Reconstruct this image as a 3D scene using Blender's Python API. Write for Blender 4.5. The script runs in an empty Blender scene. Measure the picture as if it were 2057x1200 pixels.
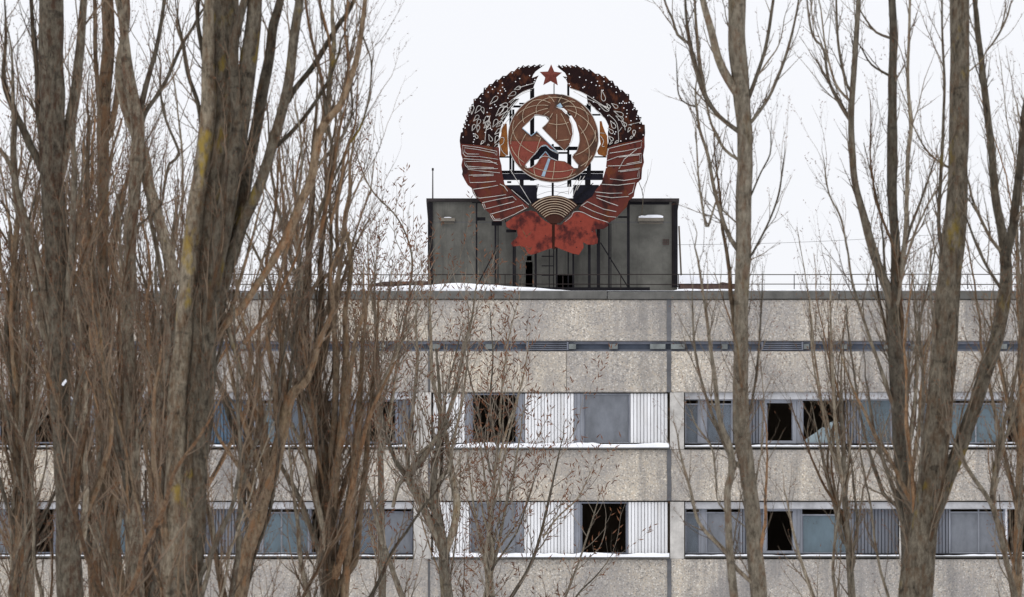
import bpy, math, random
from mathutils import Vector, noise
from mathutils.geometry import tessellate_polygon

sc = bpy.context.scene
COL = sc.collection
R = math.radians

# ------------------------------------------------------------------ camera
CAM_Z, PITCH, K = 1.7, math.atan2(27.3, 300.0), 0.00005      # K: radians per photo pixel
cd = bpy.data.cameras.new('camera')
cam = bpy.data.objects.new('camera', cd)
COL.objects.link(cam)
cam.location = (0, 0, CAM_Z)
cam.rotation_euler = (R(90) + PITCH, 0, 0)
cd.sensor_width = 36
cd.lens = 36 / (2057 * K)
cd.clip_start, cd.clip_end = 1.0, 8000
cd.dof.use_dof = True
cd.dof.focus_distance = 300
cd.dof.aperture_fstop = 12
sc.camera = cam

# ------------------------------------------------------------------ sky: overcast
SUN_EL, SUN_AZ = R(38), R(205)
world = bpy.data.worlds.new('World'); sc.world = world
world.use_nodes = True
nt = world.node_tree
bg = nt.nodes['Background']
sky = nt.nodes.new('ShaderNodeTexSky'); sky.sky_type = 'NISHITA'; sky.sun_disc = False
sky.sun_elevation = SUN_EL; sky.sun_rotation = SUN_AZ
tc = nt.nodes.new('ShaderNodeTexCoord')
sep = nt.nodes.new('ShaderNodeSeparateXYZ'); nt.links.new(tc.outputs['Generated'], sep.inputs[0])
m0 = nt.nodes.new('ShaderNodeMath'); m0.operation = 'MAXIMUM'; m0.inputs[1].default_value = 0
nt.links.new(sep.outputs['Z'], m0.inputs[0])
m1 = nt.nodes.new('ShaderNodeMath'); m1.operation = 'POWER'; m1.inputs[1].default_value = 1.6
nt.links.new(m0.outputs[0], m1.inputs[0])
m2 = nt.nodes.new('ShaderNodeMath'); m2.operation = 'MULTIPLY_ADD'      # overcast: zenith brighter than horizon
m2.inputs[1].default_value = 0.85; m2.inputs[2].default_value = 1.0
nt.links.new(m1.outputs[0], m2.inputs[0])
cl = nt.nodes.new('ShaderNodeVectorMath'); cl.operation = 'SCALE'
cl.inputs[0].default_value = (9.25, 9.35, 9.75)
nt.links.new(m2.outputs[0], cl.inputs['Scale'])
mx = nt.nodes.new('ShaderNodeMix'); mx.data_type = 'RGBA'; mx.inputs['Factor'].default_value = 0.97
nt.links.new(sky.outputs[0], mx.inputs['A']); nt.links.new(cl.outputs[0], mx.inputs['B'])
nt.links.new(mx.outputs['Result'], bg.inputs['Color'])
bg.inputs['Strength'].default_value = 0.1

sl = bpy.data.lights.new('sun', 'SUN'); sl.energy = 0.55; sl.angle = R(35); sl.color = (1.0, 0.97, 0.93)
sun = bpy.data.objects.new('sun', sl); COL.objects.link(sun)
sd = Vector((math.sin(SUN_AZ) * math.cos(SUN_EL), math.cos(SUN_AZ) * math.cos(SUN_EL), math.sin(SUN_EL)))
sun.rotation_euler = sd.to_track_quat('Z', 'Y').to_euler()

sc.render.engine = 'CYCLES'
sc.view_settings.view_transform = 'Standard'
sc.view_settings.look = 'None'
sc.view_settings.exposure = 0.0
sc.view_settings.gamma = 1.0
sc.view_settings.use_curve_mapping = False

# ------------------------------------------------------------------ measuring: photo pixel at depth Y -> metres
CP, SP = math.cos(PITCH), math.sin(PITCH)
def P(px, py, Y):
    u, v = (px - 1028.5) * K, (600 - py) * K
    t = Y / (CP - v * SP)
    return Vector((u * t, Y, CAM_Z + t * (SP + v * CP)))
def X(px, Y=300): return P(px, 850, Y).x
def Z(py, Y=300): return P(1028, py, Y).z

# ------------------------------------------------------------------ materials
def mat(name):
    m = bpy.data.materials.new(name); m.use_nodes = True
    n = m.node_tree
    return m, n, n.nodes['Principled BSDF']
def nd(n, kind, **kw):
    x = n.nodes.new(kind)
    for k, v in kw.items(): setattr(x, k, v)
    return x
def coord(n, scale=(1, 1, 1)):
    t = nd(n, 'ShaderNodeTexCoord'); mp = nd(n, 'ShaderNodeMapping')
    mp.inputs['Scale'].default_value = scale
    n.links.new(t.outputs['Object'], mp.inputs['Vector'])
    return mp.outputs[0]
def nz(n, vec, scale, detail=4, rough=0.6):
    x = nd(n, 'ShaderNodeTexNoise'); x.inputs['Scale'].default_value = scale
    x.inputs['Detail'].default_value = detail; x.inputs['Roughness'].default_value = rough
    n.links.new(vec, x.inputs['Vector'])
    return x.outputs['Fac']
def ramp(n, fac, stops, mode='LINEAR'):
    r = nd(n, 'ShaderNodeValToRGB'); r.color_ramp.interpolation = mode
    e = r.color_ramp.elements
    while len(e) < len(stops): e.new(0.5)
    for q, (p, c) in zip(e, stops):
        q.position = p
        q.color = (c, c, c, 1) if isinstance(c, (int, float)) else (*c, 1)
    n.links.new(fac, r.inputs['Fac'])
    return r.outputs['Color']
def mix(n, fac, a, b, blend='MIX'):
    x = nd(n, 'ShaderNodeMix', data_type='RGBA', blend_type=blend)
    for s, v in (('Factor', fac), ('A', a), ('B', b)):
        if isinstance(v, (int, float)): x.inputs[s].default_value = v if s == 'Factor' else (v, v, v, 1)
        elif isinstance(v, tuple): x.inputs[s].default_value = (*v, 1)
        else: n.links.new(v, x.inputs[s])
    return x.outputs['Result']
def bump(n, b, h, strength=0.4, dist=0.02):
    x = nd(n, 'ShaderNodeBump'); x.inputs['Strength'].default_value = strength
    x.inputs['Distance'].default_value = dist
    n.links.new(h, x.inputs['Height']); n.links.new(x.outputs[0], b.inputs['Normal'])

def plain(name, c, rough=0.8, var=0.25, scale=3.0, streak=1.0, metal=0.0):
    m, n, b = mat(name)
    v = coord(n, (1, 1, streak))
    f = nz(n, v, scale, 5, 0.65)
    lo = tuple(q * (1 - var) for q in c); hi = tuple(min(1, q * (1 + var)) for q in c)
    n.links.new(ramp(n, f, [(0.3, lo), (0.7, hi)]), b.inputs['Base Color'])
    b.inputs['Roughness'].default_value = rough; b.inputs['Metallic'].default_value = metal
    b.inputs['Specular IOR Level'].default_value = 0.15
    return m

def aggregate(name, base, stain=0.55):
    """exposed-aggregate concrete: pebble speckle, soft staining, vertical runs"""
    m, n, b = mat(name)
    v = coord(n)
    vo = nd(n, 'ShaderNodeTexVoronoi'); vo.inputs['Scale'].default_value = 27
    n.links.new(v, vo.inputs['Vector'])
    sepc = nd(n, 'ShaderNodeSeparateColor'); n.links.new(vo.outputs['Color'], sepc.inputs[0])
    d = tuple(q * 0.42 for q in base); l = tuple(min(1, q * 1.62) for q in base)
    warm = (base[0] * 1.06, base[1] * 0.97, base[2] * 0.86)
    peb = ramp(n, sepc.outputs[0], [(0.0, d), (0.25, base), (0.6, warm), (0.8, base), (1.0, l)])
    mort = mix(n, ramp(n, vo.outputs['Distance'], [(0.45, 0.0), (0.75, 0.35)]), peb, tuple(q * 0.55 for q in base))
    big = nz(n, v, 0.35, 6, 0.62)
    st = mix(n, ramp(n, big, [(0.40, 0.0), (0.58, stain)]), mort, (0.20, 0.195, 0.20))
    runs = nz(n, coord(n, (1.3, 1, 0.12)), 1.6, 5, 0.7)
    gate = nz(n, coord(n, (0.4, 1, 0.5)), 0.5, 2, 0.5)
    rm = mix(n, ramp(n, gate, [(0.42, 0.0), (0.56, 1.0)]), 0.0, ramp(n, runs, [(0.46, 0.0), (0.62, 0.62)]))
    st2 = mix(n, rm, st, (0.15, 0.145, 0.14))
    oi = nd(n, 'ShaderNodeObjectInfo')                     # panels were cast in different batches
    st2 = mix(n, 1.0, st2, ramp(n, oi.outputs['Random'], [(0, (.84, .84, .86)), (.5, (.97, .96, .96)), (1, (1.08, 1.05, 1.0))]), 'MULTIPLY')
    streak = nz(n, coord(n, (2.6, 1, 0.16)), 2.0, 6, 0.75)
    st2 = mix(n, ramp(n, streak, [(0.50, 0.0), (0.66, 0.5)]), st2, (0.24, 0.225, 0.21))
    fine = nz(n, v, 9, 6, 0.8)
    out = mix(n, ramp(n, fine, [(0.52, 0.0), (0.7, 0.55)]), st2, (0.16, 0.15, 0.15))
    n.links.new(out, b.inputs['Base Color'])
    b.inputs['Roughness'].default_value = 0.95
    bump(n, b, vo.outputs['Distance'], 0.5, 0.02)
    return m

def concrete(name, base, stain=0.6):
    m, n, b = mat(name)
    v = coord(n)
    f = nz(n, v, 1.1, 8, 0.7)
    runs = nz(n, coord(n, (1, 1, 0.1)), 2.2, 5, 0.7)
    c = ramp(n, f, [(0.32, tuple(q * 0.58 for q in base)), (0.52, base), (0.70, tuple(q * 1.38 for q in base))])
    c = mix(n, ramp(n, runs, [(0.48, 0.0), (0.72, stain)]), c, tuple(q * 0.4 for q in base))
    n.links.new(c, b.inputs['Base Color'])
    b.inputs['Roughness'].default_value = 0.93
    bump(n, b, nz(n, v, 14, 5, 0.7), 0.25, 0.02)
    return m

def rust(name, paint, dark, orange, s=1.0, t_dark=0.52, t_or=0.62, streak=0.6):
    m, n, b = mat(name)
    v = coord(n, (1, 1, streak))
    a = nz(n, v, 1.5 * s, 6, 0.62)
    k = nz(n, coord(n, (1.2, 1, 0.8)), 3.1 * s, 5, 0.6)
    f = nz(n, v, 9 * s, 4, 0.7)
    c = mix(n, ramp(n, f, [(0.35, 0.0), (0.7, 0.45)]), paint, tuple(q * 0.6 for q in paint))
    c = mix(n, ramp(n, k, [(t_or, 0.0), (t_or + 0.1, 0.85)]), c, orange)
    c = mix(n, ramp(n, a, [(t_dark, 0.0), (t_dark + 0.09, 0.9)]), c, dark)
    n.links.new(c, b.inputs['Base Color'])
    b.inputs['Roughness'].default_value = 0.85
    b.inputs['Specular IOR Level'].default_value = 0.06
    bump(n, b, f, 0.2, 0.01)
    return m

def bark(name, lo, hi, tint, lichen=0.0, red=0.35):
    m, n, b = mat(name)
    fis = nz(n, coord(n, (8, 8, 3.0)), 2.0, 8, 0.8)
    pat = nz(n, coord(n, (4.5, 4.5, 1.9)), 1.9, 6, 0.75)
    knot = nz(n, coord(n, (1.2, 1.2, 3.2)), 2.4, 3, 0.5)
    c = ramp(n, fis, [(0.36, lo), (0.50, tuple(p * .45 + q * .55 for p, q in zip(lo, hi))), (0.62, hi)])
    c = mix(n, ramp(n, pat, [(0.50, 0.0), (0.60, red)]), c, tint)
    c = mix(n, ramp(n, knot, [(0.63, 0.0), (0.70, 0.5)]), c, tuple(q * 0.5 for q in lo))
    if lichen:
        li = nz(n, coord(n, (1, 1, 0.55)), 2.1, 4, 0.7)
        c = mix(n, ramp(n, li, [(0.585, 0.0), (0.68, lichen)]), c, (0.20, 0.145, 0.025))
    oi = nd(n, 'ShaderNodeObjectInfo')                     # every limb has its own tone
    c = mix(n, 1.0, c, ramp(n, oi.outputs['Random'], [(0.0, (.50, .48, .44)), (0.5, (1.05, 1.01, .93)), (1.0, (1.65, 1.56, 1.40))]), 'MULTIPLY')
    n.links.new(c, b.inputs['Base Color'])
    b.inputs['Roughness'].default_value = 0.95
    b.inputs['Specular IOR Level'].default_value = 0.15
    bump(n, b, fis, 0.9, 0.04)
    return m

def twigmat(name, a, c2):
    m, n, b = mat(name)
    f = nz(n, coord(n), 1.6, 3, 0.6)
    n.links.new(ramp(n, f, [(0.35, a), (0.65, c2)]), b.inputs['Base Color'])
    b.inputs['Roughness'].default_value = 0.9
    b.inputs['Specular IOR Level'].default_value = 0.2
    return m

def glass(name, tint, see=0.35, rough=0.12):
    """dusty window glass: a film of dirt that reflects, partly see-through"""
    m, n, b = mat(name)
    v = coord(n, (1, 1, 0.6))
    f = nz(n, coord(n, (1.4, 1, 0.7)), 1.1, 7, 0.7)
    n.links.new(ramp(n, f, [(0.30, tuple(q * 0.55 for q in tint)), (0.5, tint), (0.72, tuple(q * 1.4 for q in tint))]), b.inputs['Base Color'])
    b.inputs['Roughness'].default_value = rough
    t = nd(n, 'ShaderNodeBsdfTransparent'); ms = nd(n, 'ShaderNodeMixShader')
    ms.inputs[0].default_value = see
    n.links.new(b.outputs[0], ms.inputs[1]); n.links.new(t.outputs[0], ms.inputs[2])
    wv = nz(n, coord(n), 0.7, 2, 0.5)                        # old drawn glass is never quite flat
    bump(n, b, wv, 0.35, 0.15); b.inputs['Specular IOR Level'].default_value = 0.7
    n.links.new(ms.outputs[0], n.nodes['Material Output'].inputs['Surface'])
    return m

def cladmat(name, c):
    """ribbed sheet: each rib a little different, dirt running down"""
    m, n, b = mat(name)
    per = nz(n, coord(n, (1, 1, 0.01)), 6.5, 0, 0.5)
    run = nz(n, coord(n, (3, 1, 0.35)), 2.2, 6, 0.75)
    big = nz(n, coord(n), 0.9, 4, 0.6)
    q = ramp(n, per, [(0.35, tuple(k * .84 for k in c)), (0.6, c)])
    q = mix(n, ramp(n, run, [(0.52, 0.0), (0.72, 0.55)]), q, tuple(k * f for k, f in zip(c, (.58, .54, .48))))
    q = mix(n, ramp(n, big, [(0.5, 0.0), (0.7, 0.3)]), q, tuple(k * .7 for k in c))
    n.links.new(q, b.inputs['Base Color']); b.inputs['Roughness'].default_value = .65
    b.inputs['Specular IOR Level'].default_value = .2
    return m

M = {}
M['wall'] = aggregate('exposed_aggregate', (0.492, 0.455, 0.392))
M['coping'] = concrete('coping_concrete', (0.105, 0.102, 0.093), 0.6)
M['pilaster'] = concrete('pilaster_concrete', (0.44, 0.42, 0.39), 0.3)
M['lintel'] = concrete('lintel_concrete', (0.40, 0.40, 0.41), 0.25)
M['joint'] = concrete('joint_mastic', (0.10, 0.10, 0.105), 0.4)
M['slate'] = plain('slate_paint', (0.085, 0.10, 0.13), 0.7, 0.3, 2)
M['stub'] = concrete('stub_concrete', (0.17, 0.185, 0.18), 0.5)
M['white_clad'] = cladmat('white_cladding', (0.73, 0.73, 0.735))
M['grey_clad'] = cladmat('grey_cladding', (0.14, 0.148, 0.17))
M['blue_clad'] = cladmat('blue_cladding', (0.07, 0.12, 0.175))
M['frame_grey'] = plain('frame_grey', (0.215, 0.225, 0.25), 0.7, 0.25, 2.5, 0.3)
M['frame_dark'] = plain('frame_dark', (0.15, 0.16, 0.19), 0.7, 0.25, 2.5, 0.3)
M['frame_white'] = plain('frame_white', (0.62, 0.62, 0.64), 0.7, 0.2, 2.5, 0.3)
M['g_grey'] = glass('dusty_grey_glass', (0.135, 0.145, 0.165), 0.12)
M['g_teal'] = glass('teal_glass', (0.085, 0.125, 0.15), 0.2)
M['g_blue'] = glass('blue_glass', (0.085, 0.105, 0.13), 0.25)
M['g_shard'] = glass('shard_glass', (0.24, 0.30, 0.32), 0.25)
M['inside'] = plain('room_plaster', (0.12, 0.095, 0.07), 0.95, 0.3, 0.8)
M['wood'] = plain('weathered_wood', (0.20, 0.17, 0.14), 0.9, 0.35, 3, 0.3)
M['snow'] = plain('snow', (0.80, 0.81, 0.84), 0.75, 0.10, 2)
M['roofing'] = plain('tar_roofing', (0.035, 0.030, 0.030), 0.95, 0.4, 2)
M['brownroof'] = plain('rusty_roofing', (0.07, 0.045, 0.04), 0.95, 0.4, 2)
M['rail'] = plain('rail_steel', (0.022, 0.016, 0.015), 0.8, 0.4, 2)
M['render'] = concrete('penthouse_render', (0.115, 0.112, 0.098), 0.85)
M['ledge'] = concrete('ledge_concrete', (0.17, 0.15, 0.12), 0.5)
M['black'] = plain('black_steel', (0.009, 0.008, 0.010), 0.8, 0.4, 3)
M['navy'] = plain('dark_panel', (0.012, 0.012, 0.020), 0.7, 0.4, 3)
M['tube'] = plain('neon_glass', (0.43, 0.41, 0.38), 0.4, 0.45, 3)
M['tube_tan'] = plain('dull_neon_glass', (0.36, 0.28, 0.20), 0.5, 0.3, 4)
M['wheat'] = rust('rusted_wheat', (0.015, 0.007, 0.007), (0.006, 0.004, 0.006), (0.070, 0.024, 0.012), 0.8, 0.54, 0.50)
M['ribbon'] = rust('red_ribbon_paint', (0.100, 0.027, 0.021), (0.022, 0.011, 0.011), (0.10, 0.032, 0.014), 0.9, 0.53, 0.54)
M['bow'] = rust('red_bow_paint', (0.205, 0.041, 0.028), (0.042, 0.013, 0.013), (0.31, 0.075, 0.022), 1.1, 0.515, 0.68, 0.8)
M['globe'] = rust('globe_rust', (0.120, 0.054, 0.034), (0.050, 0.030, 0.022), (0.155, 0.074, 0.042), 1.2, 0.53, 0.56, 0.8)
M['globe_red'] = rust('globe_red', (0.185, 0.050, 0.036), (0.065, 0.022, 0.016), (0.18, 0.06, 0.03), 1.2, 0.58, 0.58, 0.8)
M['orange'] = rust('orange_rust', (0.20, 0.072, 0.022), (0.10, 0.032, 0.014), (0.26, 0.10, 0.025), 1.5, 0.6, 0.5)
M['star'] = rust('star_paint', (0.15, 0.042, 0.032), (0.05, 0.02, 0.02), (0.19, 0.06, 0.03), 1.8, 0.6, 0.6)
M['sunp'] = rust('sun_rust', (0.045, 0.018, 0.013), (0.02, 0.011, 0.011), (0.08, 0.032, 0.016), 1.2, 0.55, 0.55)
M['bluep'] = plain('blue_edge', (0.24, 0.33, 0.40), 0.6, 0.4, 3)
M['cable'] = plain('cable', (0.12, 0.12, 0.12), 0.7, 0.2, 1)

# ------------------------------------------------------------------ mesh helpers
class MB:
    def __init__(s): s.v, s.f = [], []
    def box(s, x0, x1, y0, y1, z0, z1):
        i = len(s.v)
        s.v += [(x, y, z) for z in (z0, z1) for y in (y0, y1) for x in (x0, x1)]
        s.f += [tuple(i + q for q in f) for f in ((0, 2, 3, 1), (4, 5, 7, 6), (0, 1, 5, 4), (2, 6, 7, 3), (0, 4, 6, 2), (1, 3, 7, 5))]
        return s
    def pbox(s, px0, px1, py0, py1, Y0, Y1):          # front face measured at Y0
        return s.box(X(px0, Y0), X(px1, Y0), Y0, Y1, Z(py1, Y0), Z(py0, Y0))
    def tube(s, pts, rad, n=6, ridge=0.0, rough=0.0):
        k = len(pts)
        if k < 2: return s
        base = len(s.v)
        t0 = (pts[1] - pts[0]).normalized()
        a = t0.orthogonal().normalized()
        cs = [(math.cos(2 * math.pi * j / n), math.sin(2 * math.pi * j / n)) for j in range(n)]
        V = s.v
        for i in range(k):
            t = (pts[min(i + 1, k - 1)] - pts[max(i - 1, 0)])
            if t.length_squared < 1e-12: t = t0
            t = t.normalized()
            a = a - t * a.dot(t)
            if a.length_squared < 1e-8: a = t.orthogonal()
            a.normalize()
            b = t.cross(a)
            r = rad[i] if not isinstance(rad, (int, float)) else rad
            p = pts[i]
            for c, sn in cs:
                q = r
                if rough: q = r * (1 + rough * noise.noise(Vector((p.x * 3 + c * 1.7, p.y * 3 + sn * 1.7, p.z * 1.6))))
                if ridge: q *= 1 + ridge * noise.noise(Vector((c * 3.6 + base * .01, sn * 3.6, p.z * .9))) + ridge * .5 * noise.noise(Vector((c * 8, sn * 8, p.z * 2.2)))
                V.append((p.x + (a.x * c + b.x * sn) * q, p.y + (a.y * c + b.y * sn) * q, p.z + (a.z * c + b.z * sn) * q))
        F = s.f
        for i in range(k - 1):
            o = base + i * n
            for j in range(n):
                j2 = (j + 1) % n
                F.append((o + j, o + j2, o + n + j2, o + n + j))
        F.append(tuple(base + j for j in reversed(range(n))))
        F.append(tuple(base + (k - 1) * n + j for j in range(n)))
        return s
    def bar(s, p, q, w, d=None):                       # square bar
        d = d or w
        t = (q - p).normalized(); a = t.cross(Vector((0, 1, 0)))
        if a.length < 1e-4: a = Vector((1, 0, 0))
        a = a.normalized() * w / 2; b = t.cross(a).normalized() * d / 2
        i = len(s.v)
        for c in (p, q):
            s.v += [tuple(c + a + b), tuple(c - a + b), tuple(c - a - b), tuple(c + a - b)]
        s.f += [tuple(i + e for e in f) for f in ((3, 2, 1, 0), (4, 5, 6, 7), (0, 1, 5, 4), (1, 2, 6, 5), (2, 3, 7, 6), (3, 0, 4, 7))]
        return s
    def plate(s, outer, holes, y0, y1):                # outline in (x, z), thickness along y
        loops = [[Vector((x, z, 0)) for x, z in l] for l in [outer] + holes]
        flat = [q for l in loops for q in l]
        tris = tessellate_polygon(loops)
        i = len(s.v); N = len(flat)
        s.v += [(q.x, y0, q.y) for q in flat] + [(q.x, y1, q.y) for q in flat]
        for t in tris:
            a, b, c = (flat[j] for j in t)
            if (b.x - a.x) * (c.y - a.y) - (b.y - a.y) * (c.x - a.x) < 0: t = (t[0], t[2], t[1])
            s.f.append((i + t[0], i + t[1], i + t[2]))
            s.f.append((i + N + t[2], i + N + t[1], i + N + t[0]))
        o = 0
        for l in loops:
            m = len(l)
            for j in range(m):
                a, b = i + o + j, i + o + (j + 1) % m
                s.f.append((a, a + N, b + N, b))
            o += m
        return s
    def spindle(s, p, d, L, r):
        a = d.orthogonal().normalized(); b = d.cross(a)
        i = len(s.v); m = p + d * (L * 0.4); e = p + d * L
        s.v += [tuple(p), tuple(m + a * r), tuple(m - a * (r * .5) + b * (r * .87)), tuple(m - a * (r * .5) - b * (r * .87)), tuple(e)]
        s.f += [(i, i + 2, i + 1), (i, i + 3, i + 2), (i, i + 1, i + 3), (i + 4, i + 1, i + 2), (i + 4, i + 2, i + 3), (i + 4, i + 3, i + 1)]
    def build(s, name, m, parent=None, smooth=False):
        root = parent
        while root is not None and root.parent is not None: root = root.parent
        o0 = root.location if root is not None else Vector((0, 0, 0))
        me = bpy.data.meshes.new(name)
        me.from_pydata([(x - o0.x, y - o0.y, z - o0.z) for x, y, z in s.v], [], s.f)
        if smooth: me.polygons.foreach_set('use_smooth', [True] * len(me.polygons))
        me.materials.append(m)
        o = bpy.data.objects.new(name, me); COL.objects.link(o)
        if parent is not None: o.parent = parent
        return o

def tag(o, label=None, cat=None, group=None, kind=None):
    for k, v in (('label', label), ('category', cat), ('group', group), ('kind', kind)):
        if v: o[k] = v
    return o
def thing(name, label, cat, loc, group=None):
    o = bpy.data.objects.new(name, None); COL.objects.link(o)
    o.location = loc; o.empty_display_size = 0.3
    return tag(o, label, cat, group)

# ------------------------------------------------------------------ ground
g = MB(); S = 3000
n_ = 40
for j in range(n_ + 1):
    for i in range(n_ + 1):
        x, y = -S + 2 * S * i / n_, -S + 2 * S * j / n_
        g.v.append((x, y, 0))
for j in range(n_):
    for i in range(n_):
        a = j * (n_ + 1) + i
        g.f.append((a, a + 1, a + n_ + 2, a + n_ + 1))
tag(g.build('ground', M['snow']), kind='structure')

# ------------------------------------------------------------------ the building
FY = 300.0
Z_COP = Z(586)
Z_ROOF = Z_COP - 0.12
rnd = random.Random(7)
BX0, BX1 = -1066, 2790
bld = thing('concrete_building', 'long grey concrete panel building with snow lined window rows behind the bare poplars', 'building', (X(1028), FY, 0))

bays = [-1066, -584, -102, 380, 862, 1344, 1826, 2308, 2790]
MID = (862, 1344)                                     # the bay with white cladding
PX_M = 0.015
def row_y(k, a): return a + 220 * k                   # storey k below the top window row
# wall panels, one per bay and band
bands = [(602, 685), (706, 788)] + [(903 + 220 * k, 1006 + 220 * k) for k in range(0, 7)]
for bi in range(len(bays) - 1):
    x0, x1 = bays[bi], bays[bi + 1]
    for (a, b) in bands:
        zb, zt = max(0.02, Z(b)), Z(a)
        if zt < 0.5: continue
        cuts = [x0 + 2, x1 - 2]
        if a == 706 and x0 == 862: cuts = [x0 + 2, 1137.8, 1138.3, x1 - 2]
        for q in range(0, len(cuts), 2):
            p = MB()
            off = rnd.uniform(-0.012, 0.012)
            X0, X1, c = X(cuts[q]), X(cuts[q + 1]), 0.025
            # panel with arrised edges
            y0 = FY + off
            i = 0
            p.v = [(X0 + c, y0, zb + c), (X1 - c, y0, zb + c), (X1 - c, y0, zt - c), (X0 + c, y0, zt - c),
                   (X0, y0 + c, zb), (X1, y0 + c, zb), (X1, y0 + c, zt), (X0, y0 + c, zt),
                   (X0, FY + 0.28, zb), (X1, FY + 0.28, zb), (X1, FY + 0.28, zt), (X0, FY + 0.28, zt)]
            p.f = [(0, 1, 2, 3)] + [(j + 4, (j + 1) % 4 + 4, (j + 1) % 4, j) for j in range(4)] + \
                  [(j + 8, (j + 1) % 4 + 8, (j + 1) % 4 + 4, j + 4) for j in range(4)] + [(11, 10, 9, 8)]
            p.build('wall_panel', M['wall'], bld)
# mastic joints between bays in the panel bands (the one by the white bay is wide and smeared)
for x in bays[1:-1]:
    for (a, b) in bands:
        if Z(a) < 0.5: continue
        j = MB()
        w = 4.3 if x == 1344 else 1.8
        pts = []
        zb, zt = max(0.02, Z(b)), Z(a)
        nseg = 12
        L, Rr = [], []
        for k in range(nseg + 1):
            z = zb + (zt - zb) * k / nseg
            wob = noise.noise(Vector((x, z * 1.9, 0))) * 0.018
            L.append((X(x - w) + wob, z)); Rr.append((X(x + w) + wob * 0.3 + noise.noise(Vector((z * 2.3, x, 4))) * 0.015, z))
        j.plate(L + Rr[::-1], [], FY - 0.018 if x == 1344 else FY + 0.03, FY + 0.25)
        j.build('joint', M['joint'], bld)
# coping slabs
cx = -1066 + 0
edges = [288 + 233 * k for k in range(-6, 12)]
for k in range(len(edges) - 1):
    a, b = edges[k], edges[k + 1]
    dy = rnd.uniform(-1.2, 1.2) + (2 if b < 700 else 0)
    MB().box(X(a) + 0.012, X(b) - 0.012, FY - 0.07, FY + 0.40, Z(601 + dy * .3), Z(586 + dy)).build('coping_slab', M['coping'], bld)
# service strip under the top panels
MB().box(X(BX0), X(BX1), FY + 0.29, FY + 0.35, Z(707), Z(684)).build('strip_backing', M['slate'], bld)
for (a, b) in ((0, 5), (16, 20)):
    MB().box(X(BX0), X(BX1), FY + 0.16 + b * 0.001, FY + 0.285, Z(685.5 + b), Z(685.5 + a)).build('strip_rail', M['frame_dark'], bld)
for a, b in ((975, 991), (1143, 1157), (1224, 1241), (1306, 1337), (1348, 1376), (1450, 1462), (1615, 1626), (1691, 1702), (1776, 1790),
             (1830, 1846), (2010, 2024), (284, 300), (480, 494), (640, 654), (760, 774), (866, 884), (60, 76), (180, 192), (-60, -40), (2120, 2136)):
    MB().box(X(a), X(b), FY + 0.06, FY + 0.158, Z(701), Z(691)).build('concrete_stub', M['stub'], bld)
for a, b in ((1058, 1142), (1530, 1614)):
    lf = MB()
    lf.plate([(X(a), Z(703.4)), (X(b), Z(703.4)), (X(b), Z(686.6)), (X(a), Z(686.6))], [[(X(a) + .05, Z(702.6)), (X(b) - .05, Z(702.6)), (X(b) - .05, Z(687.6)), (X(a) + .05, Z(687.6))]], FY + .05, FY + .155)
    lv = lf.build('louvre', M['frame_dark'], bld)
    for q in range(4):
        z = Z(701.5 - q * 3.8)
        s_ = MB(); i = 0
        x0, x1 = X(a) + .055, X(b) - .055
        s_.v = [(x0, FY + .06, z - .012), (x1, FY + .06, z - .012), (x1, FY + .06, z + .003), (x0, FY + .06, z + .003),
                (x0, FY + .14, z + .03), (x1, FY + .14, z + .03), (x1, FY + .14, z + .045), (x0, FY + .14, z + .045)]
        s_.f = [(0, 1, 2, 3), (7, 6, 5, 4), (3, 2, 6, 7), (4, 5, 1, 0), (1, 5, 6, 2), (0, 3, 7, 4)]
        s_.build('slat', M['frame_dark'], lv)

# rooms: floors, back wall, end walls and roof
ROWS = list(range(0, 6))
for k in range(-1, 6):
    zt = Z(945 + 220 * k)
    if zt < 0.3: continue
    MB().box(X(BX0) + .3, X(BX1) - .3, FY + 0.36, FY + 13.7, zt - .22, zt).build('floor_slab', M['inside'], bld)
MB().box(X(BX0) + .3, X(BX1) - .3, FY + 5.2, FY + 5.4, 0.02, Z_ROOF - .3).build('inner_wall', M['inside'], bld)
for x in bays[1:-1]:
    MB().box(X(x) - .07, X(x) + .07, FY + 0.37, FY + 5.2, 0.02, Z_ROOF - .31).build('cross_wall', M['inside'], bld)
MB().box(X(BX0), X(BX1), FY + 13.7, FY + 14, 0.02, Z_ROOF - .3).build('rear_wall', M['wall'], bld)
for xa in (BX0, BX1):
    s = 0.3 if xa == BX0 else -0.3
    MB().box(min(X(xa), X(xa) + s), max(X(xa), X(xa) + s), FY + 0.285, FY + 13.69, 0.02, Z_ROOF - .3).build('end_wall', M['wall'], bld)
MB().box(X(BX0), X(BX1), FY + 0.30, FY + 14, Z_ROOF - .295, Z_ROOF).build('roof_slab', M['roofing'], bld)

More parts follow.
